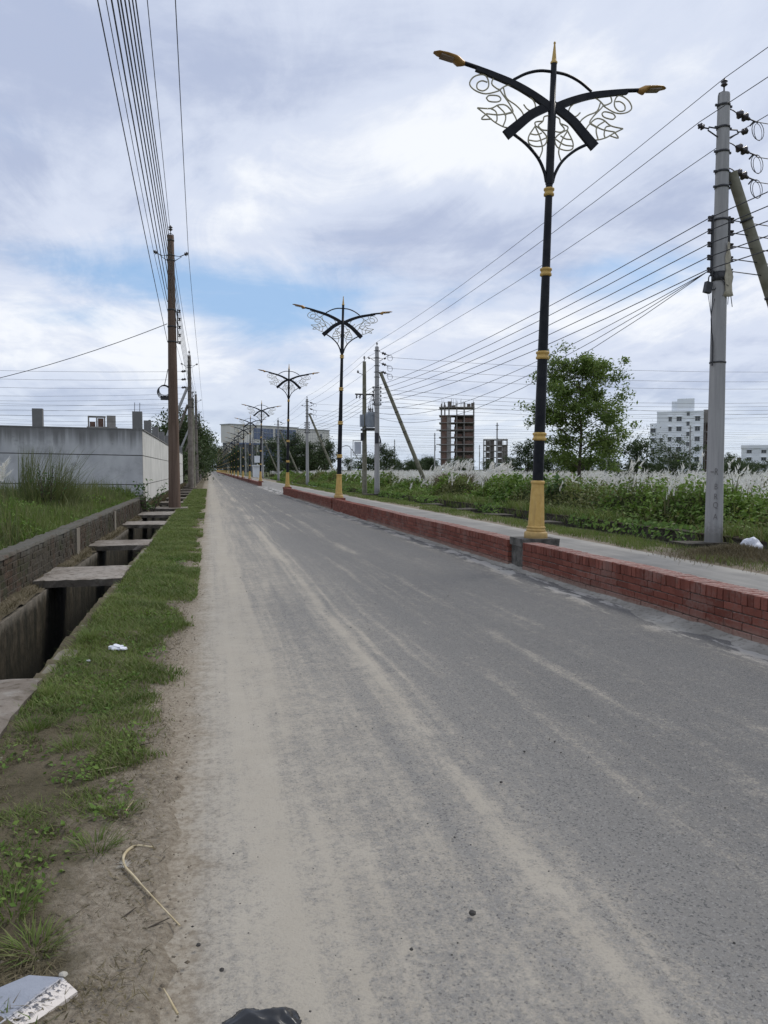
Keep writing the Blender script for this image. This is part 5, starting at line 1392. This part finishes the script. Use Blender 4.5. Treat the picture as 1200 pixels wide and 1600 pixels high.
z = .36 + (.03 + .50 * vnoise(x, y, 1.1, 91) ** 1.4 + .22 * vnoise(x, y, .4, 94) ** 2) * rng.random(n) ** .6 * np.clip((-x - 2.2) / .8, .25, 1)
V, T_ = leaves(np.stack([x, y, z], 1), .045 * rng.uniform(.5, 1.7, n) * (1 + y / 40), .5, .6); tris('leafy_weeds', V, T_, L_weed, kind='stuff')
rc = clump('reed_clump', 'tall dark green reed clump in front of the grey concrete wall', 'grass clump', (-3.95, 20.0, .30), 520, 1.25, 2.0, L_reed, 0, .014, .40)
def more(t_, name, n, h, spread, lean, m, ox=0, oy=0, wl=.012, d0=0, dj=3.1):
    r_ = spread * np.sqrt(rng.random(n)); a = rng.uniform(0, 6.28, n); P = np.stack([ox + np.cos(a) * r_, oy + np.sin(a) * r_, 0 * r_], 1)
    V, T_ = blades(P, h * rng.uniform(.5, 1.08, n), wl * rng.uniform(.7, 1.3, n), lean * rng.uniform(.1, 1.0, n) ** 1.5, d0 + rng.normal(0, dj, n), 5)
    tris(name, V, T_, m, t_)
more(rc, 'blades', 300, 2.15, .50, .95, L_reed, .1, 0, .011, 0, .8)
more(rc, 'blades', 170, 1.75, .6, 1.6, L_reed, .25, 0, .011, -.1, .5)
rd = clump('reed_clump', 'upright narrow reeds left of the dark reed clump', 'grass clump', (-4.5, 20.9, .30), 60, 1.2, .5, L_reed, 0, .012, .4)
more(rd, 'blades', 190, 2.15, .20, .35, L_reed, 0, 0, .011, .3, .9)
rl = clump('reed_clump', 'brownish dry reeds at the left edge before the wall', 'grass clump', (-6.2, 20.5, .30), 420, .95, 1.7, L_dry, 0, .014, .6)
more(rl, 'blades', 260, 1.35, .9, .5, L_dry, 0, 0, .010, .2, 1.2)
broad('shrub', 'dark leafy shrub inside the tall reed clump', (-3.7, 19.6, .33), 170, 1.25, .10, L_broad, .42)
broad('shrub', 'low leafy weeds in front of the reeds at left', (-4.7, 17.8, .33), 130, .6, .11, L_weed, .6)
broad('shrub', 'leafy weeds near the wall foot right of the reeds', (-3.0, 22.0, .33), 90, .5, .10, L_weed, .5)
for i, (x, y, h, a) in enumerate([(-4.3, 17.2, .75, .3), (-4.75, 16.8, .55, .5), (-5.1, 18.8, .42, 2.6), (-4.15, 14.6, .35, .1), (-5.4, 17.6, .6, 1.9), (-4.0, 16.6, .9, 1.2)]):
    t_ = thing('kash_plant', ['white plume bending over the weeds at far left'][0] if False else ['pale plume upright in weeds before the reed clump', 'pale plume low in the weeds at left', 'white feathery plume against the grey wall', 'white drooping plume nearest the brick wall', 'small buff plume at the left edge', 'thin buff plume beside the reeds'][i], 'grass plant', (x, y, .36), 0, 'white plumed grass plants in the left weeds')
    V, T_ = kash(np.zeros((3, 3)) + rng.normal(0, .03, (3, 3)), np.full(3, h), big=1.15, dirs=np.full(3, a) + rng.normal(0, .15, 3)); tris('plume', V, T_, L_plume, t_)
    V, T_ = blades(rng.normal(0, .03, (14, 3)) * [1, 1, 0], np.full(14, h + .1), np.full(14, .012), rng.uniform(.02, .3, 14)); tris('stem', V, T_, L_kash, t_)
# beyond the wall corner along the left drain
n = 16000; x = -2.28 + .2 * rng.random(n); y = 30 + 45 * rng.random(n)
V, T_ = blades(np.stack([x, y, 0 * x], 1), rng.uniform(.08, .4, n), rng.uniform(.01, .02, n) * 2, rng.uniform(.03, .2, n)); tris('wall_foot_grass', V, T_, L_dry, kind='stuff')
# a few tufts and dead stems on the drain ledge
n = 2600; x = -2.22 + .17 * rng.random(n); y = 5 + 23 * rng.random(n)
V, T_ = blades(np.stack([x, y, 0 * x + .01], 1), rng.uniform(.03, .14, n), rng.uniform(.004, .008, n) * (1 + y / 20), rng.uniform(.03, .14, n)); tris('ledge_debris', V, T_, L_dry, kind='stuff')

# ------------------------------------------------------------------ verge grass
n = 230000
y = 1.7 + 58 * rng.random(n) ** 2.1; x = -1.13 + .98 * rng.random(n)
den = vnoise(x, y, .42, 101) * .6 + vnoise(x, y, 1.3, 102) * .5 + .18 * np.clip((y - 4.2) / 3, -1, 1) - .62 * np.clip((x + .50 + .42 * (vnoise(y, y * 0, .8, 108) - .5) + .20 * (vnoise(y, y * 0, .27, 109) - .5)) / .24, 0, 1) - .14 * np.clip((3.4 - y) / 1.0, 0, 1)
den = den + .10 * np.clip((y - 9) / 4, 0, 1)
den = den + .30 * (vnoise(x, y, .11, 107) - .5)
kp = (den + rng.normal(0, .09, n) > .335) & ((np.hypot(x + .55, y - 2.2) > .24) | (rng.random(n) < .05)); x, y, den = x[kp], y[kp], den[kp]; n = len(x)
h = rng.uniform(.025, .075, n) * (.55 + den * .9) * (1 + .25 * np.clip((y - 5) / 10, 0, 1))
V1 = blades(np.stack([x, y, verge_z(x, y) - .012], 1), h, rng.uniform(.0030, .0055, n) * (1 + y / 9), h * rng.uniform(.3, 1.3, n))
tris('verge_grass', *V1, L_grass, kind='stuff')
n = 46000; y = 1.7 + 22 * rng.random(n) ** 1.8; x = -1.12 + .95 * rng.random(n); kp = (vnoise(x, y, .5, 104) > .38) & (rng.random(n) > np.clip((x + .5) / .3, 0, .93)); x, y = x[kp], y[kp]; n = len(x)
V, T_ = blades(np.stack([x, y, verge_z(x, y)], 1), rng.uniform(.004, .03, n), rng.uniform(.002, .004, n) * (1 + y / 9), rng.uniform(.03, .09, n)); tris('dead_grass', V, T_, L_dry, kind='stuff')
n = 9000; y = 1.8 + 12 * rng.random(n) ** 1.7; x = -1.1 + .75 * rng.random(n); kp = (vnoise(x, y, .35, 105) > .56) & ((np.hypot(x + .5, y - 2.25) > .26)); x, y = x[kp], y[kp]; n = len(x)
V, T_ = leaves(np.stack([x, y, verge_z(x, y) + .012 + .03 * rng.random(n)], 1), .018 * rng.uniform(.6, 1.6, n) * (1 + y / 14), .6, 1.2); tris('clover_weeds', V, T_, L_weed, kind='stuff')
# taller tufts, each a plant
for i, (x, y, h) in enumerate([(-.66, 2.72, .12), (-.45, 3.12, .10), (-.55, 2.52, .08), (-.98, 4.6, .13), (-1.0, 6.9, .15), (-.72, 4.25, .10), (-1.02, 5.3, .14), (-.40, 3.42, .07)]):
    o = clump('grass_tuft', ['bright grass tuft at the left edge beyond the broken board', 'low grass tuft beside the bend of the dry stalk', 'sparse grass tuft in bare dirt near the broken board', 'green tuft at the verge edge near the nearest slab', 'tall tuft leaning over the drain edge', 'small tuft in the middle of the verge', 'dense tuft at the corner of the nearest slab', 'low tuft reaching the asphalt edge'][i],
              'grass tuft', (x, y, verge_z(x, y) - .01), 130, h, .20, L_grass, 0, .0045, .55, 'grass tufts on the verge')
# pebbles and crumbs
n = 900; y = 1.6 + 11 * rng.random(n) ** 1.6; x = -.75 + 3.6 * rng.random(n) ** 1.5; s_ = rng.exponential(.0014, n) + .0010
mbp = MB()
base = [(1, 0, 0), (-1, 0, 0), (0, 1, 0), (0, -1, 0), (0, 0, 1), (0, 0, -1)]; fc = [(0, 2, 4), (2, 1, 4), (1, 3, 4), (3, 0, 4), (2, 0, 5), (1, 2, 5), (3, 1, 5), (0, 3, 5)]
for i in range(n):
    s0 = float(min(s_[i], .007)); zb = verge_z(x[i], y[i]) if x[i] < -.3 else 0.002
    mbp.add([(x[i] + p[0] * s0 * random.uniform(.7, 1.4), y[i] + p[1] * s0 * random.uniform(.7, 1.4), zb + p[2] * s0 * .7) for p in base], fc)
mbp.build('road_grit', M_stone, None, kind='stuff')
M_clod = simple('dry_earth_crumbs', (.13, .105, .075), (.24, .21, .165), 30, .95, objc=False)
n = 5200; y = 1.6 + 9 * rng.random(n) ** 1.7; x = -1.05 + .95 * rng.random(n) ** .8; x = x + (vnoise(y, y * 0, .4, 111) - .5) * .12; s_ = rng.exponential(.0035, n) + .0015
mbp = MB()
for i in range(n):
    s0 = float(min(s_[i] * .6, .008)); zb = verge_z(x[i], y[i]) if x[i] < -.3 else .004
    mbp.add([(x[i] + p[0] * s0 * random.uniform(.6, 1.5), y[i] + p[1] * s0 * random.uniform(.6, 1.5), zb + p[2] * s0 * .8) for p in base], fc)
mbp.build('earth_clods', M_clod, None, kind='stuff')
def rock(name, label, cat_, x, y, s0, m, zz=.0):
    bm = bmesh.new(); bmesh.ops.create_icosphere(bm, subdivisions=2, radius=s0)
    for v in bm.verts: v.co = Vector((v.co.x * random.uniform(.85, 1.25), v.co.y * random.uniform(.8, 1.1), v.co.z * .75)) 
    me = bpy.data.meshes.new(name); bm.to_mesh(me); bm.free(); return tag(link(name, me, m, None, (x, y, zz + s0 * .5)), label, cat_)
rock('stone', 'small dark stone lying alone on the asphalt', 'stone', .85, 2.39, .012, M_stone)
rock('stone', 'small dark pebble near the middle of the road bottom', 'stone', .60, 2.25, .006, M_stone)
rock('pebble', 'pale rounded pebble at the corner of the broken board', 'stone', -.434, 2.33, .013, M_pebble, .015)
for i, (x, y) in enumerate([(.02, 2.28), (-.05, 2.42), (1.35, 3.4), (1.62, 3.75)]):
    rock('stone', ['dark crumb of stone on pale dust by the black bag', 'dark crumb of stone left of the pale dust', 'dark crumb of stone right of the wheel track', 'dark crumb of stone on dark asphalt'][i], 'stone', x, y, .007, M_stone)
# dry stalk, twigs
mb = MB(); mb.tube([(x, y, z) for x, y, z in smooth([(-.23, 3.09, .01), (-.30, 3.115, .012), (-.335, 3.04, .018), (-.325, 2.95, .02), (-.285, 2.87, .016), (-.20, 2.70, .014), (-.11, 2.53, .008)], 5)], [.004] * 6 + [.006] * 6 + [.005] * 10 + [.003] * 9, 6)
st = tag(mb.build('dry_stalk', M_straw), 'long bent dry stalk lying across the edge of the asphalt', 'stalk')
n = 60; P = np.array([-.325, 2.96, .012]) + rng.normal(0, .006, (n, 3)); V, T_ = blades(P, rng.uniform(.005, .03, n), np.full(n, .002), rng.uniform(.01, .045, n)); tris('frayed_fibre', V, T_, L_plume, st)
for i, (x, y, a, l) in enumerate([(-.36, 3.45, 1.2, .10), (-.20, 2.55, .4, .12), (-.55, 3.9, .1, .2), (-.62, 5.4, .9, .35), (-.62, 2.75, 2.4, .18), (-.40, 4.2, .2, .2), (-.12, 2.12, 2.0, .10), (-.30, 2.62, .8, .12)]):
    mb = MB(); q = [(x + math.cos(a) * l * f, y + math.sin(a) * l * f, verge_z(x, y) + .008 + .008 * math.sin(3 * f)) for f in (-.5, -.2, .15, .5)]
    mb.tube(q, [.0035, .004, .003, .0015], 5)
    tag(mb.build('twig', M_straw if i % 2 == 0 else M_trunk), ['short pale twig upright on dirt beside asphalt', 'short dark twig near the tip of dry stalk', 'thin twig across the verge grass', 'long dark twig on the verge near white litter', 'thin twig among the left tufts', 'dark twig at the grass border', 'pale bent straw beside the black bag', 'short dark twig on bare earth'][i], 'twig', 'twigs on the verge')
n = 5200; y = 1.7 + 7 * rng.random(n) ** 1.3; x = -.95 + .75 * rng.random(n)
V, T_ = leaves(np.stack([x, y, verge_z(x, y) + .008], 1), .013 * rng.uniform(.4, 2.0, n), .35, 2.5); tris('leaf_litter', V, T_, L_dry, kind='stuff')

# ------------------------------------------------------------------ litter
def crumple(name, label, cat_, loc, size, m, seed, sub=3, amp=.35):
    r = random.Random(seed); bm = bmesh.new(); bmesh.ops.create_icosphere(bm, subdivisions=sub, radius=1)
    dirs_ = [Vector((r.gauss(0, 1), r.gauss(0, 1), r.gauss(0, 1))).normalized() for _ in range(16)]; ph = [r.uniform(0, 6) for _ in dirs_]
    for v in bm.verts:
        n_ = v.co.normalized(); q = sum(abs(math.sin(3.2 * n_.dot(d_) + p_)) for d_, p_ in zip(dirs_, ph)) / len(dirs_)
        c = n_ * (1 + amp * (q - .64) * 4 + r.uniform(-.05, .05))
        v.co = Vector((c.x * size[0], c.y * size[1], max(c.z, -.35) * size[2]))
    me = bpy.data.meshes.new(name); bm.to_mesh(me); bm.free()
    o = link(name, me, m, None, (loc[0], loc[1], loc[2] + size[2] * .33)); return tag(o, label, cat_)
crumple('plastic_sack', 'crumpled white plastic sack lying by the nearest power pole', 'sack', (9.12, 11.5, .07), (.19, .16, .20), M_plastic, 3)
crumple('plastic_scrap', 'scrap of white plastic litter on the grass verge', 'litter', (-.76, 6.55, .04), (.055, .05, .025), M_plastic, 5, 3, .5)
crumple('plastic_scrap', 'second small white scrap joined beside the litter on verge', 'litter', (-.70, 6.50, .04), (.04, .04, .018), M_plastic, 6, 2, .5)
for i, (x, y) in enumerate([(-.70, 7.0), (-.80, 8.2), (-.92, 6.2)]):
    crumple('paper_scrap', ['tiny white scrap on grass beyond the white litter', 'tiny pale scrap higher on the grass verge', 'tiny pale scrap near the drain edge'][i], 'litter', (x, y, .03), (.02, .016, .01), M_plastic, 10 + i, 2, .4)
# broken painted board
bo = thing('broken_board', 'broken grey board with peeling white paint at lower left corner', 'board', (-.53, 2.22, .018), R(-38))
mb = MB(); o_ = [(-.085, -.16), (-.09, .02), (-.05, .10), (.035, .125), (.045, .13), (.125, .085), (.11, -.02), (.10, -.16)]
o_ = [(-.10, -.22), (-.095, .0), (-.06, .085), (.03, .125), (.115, .10), (.105, -.06), (.095, -.22)]
V = [(x, y, .0) for x, y in o_] + [(x, y, .016 + (.006 if x < 0 else 0)) for x, y in o_]; n_ = len(o_)
mb.add(V, [tuple(range(n_))[::-1], tuple(range(n_, 2 * n_))] + [(i, (i + 1) % n_, n_ + (i + 1) % n_, n_ + i) for i in range(n_)])
mb.build('board_sheet', M_board, bo)
mb = MB(); mb.b2((.03, -.21, .0165), (.036, .115, .021)); mb.build('ridge', M_board, bo)
# black plastic bag curled on the road
bm = bmesh.new(); bmesh.ops.create_grid(bm, x_segments=46, y_segments=30, size=1); r = random.Random(5)
for v in bm.verts:
    u, q = v.co.x, v.co.y; dd = math.hypot(u, q)
    fold = .006 * abs(math.sin(4 * u + 2 * q + 1.5 * math.sin(3 * q))) + .005 * abs(math.sin(8 * q - 3 * u + 2 * math.sin(3 * u))) + .002 * math.sin(15 * u + 9 * q)
    arch = .030 * max(0, 1 - (u * 1.02) ** 2) ** .7 * math.exp(-((q - .45) / .42) ** 2)
    edge = 1 - .16 * abs(math.sin(3 * math.atan2(q, u) + .6)) - .05 * r.random()
    v.co = Vector((u * .150 * edge * (1 - .22 * max(0, q) ** 2), (q * .10 - .03 * u * u) * edge, .004 + (arch + fold) * max(.0, 1 - dd ** 4 * .22)))
me = bpy.data.meshes.new('plastic_bag'); bm.to_mesh(me); bm.free()
for p_ in me.polygons: p_.use_smooth = True
bag = tag(link('plastic_bag', me, M_blackpl, None, (.108, 1.985, .002)), 'crumpled black plastic bag on the dusty road at bottom edge', 'bag')
sm = bag.modifiers.new('film', 'SOLIDIFY'); sm.thickness = .0015
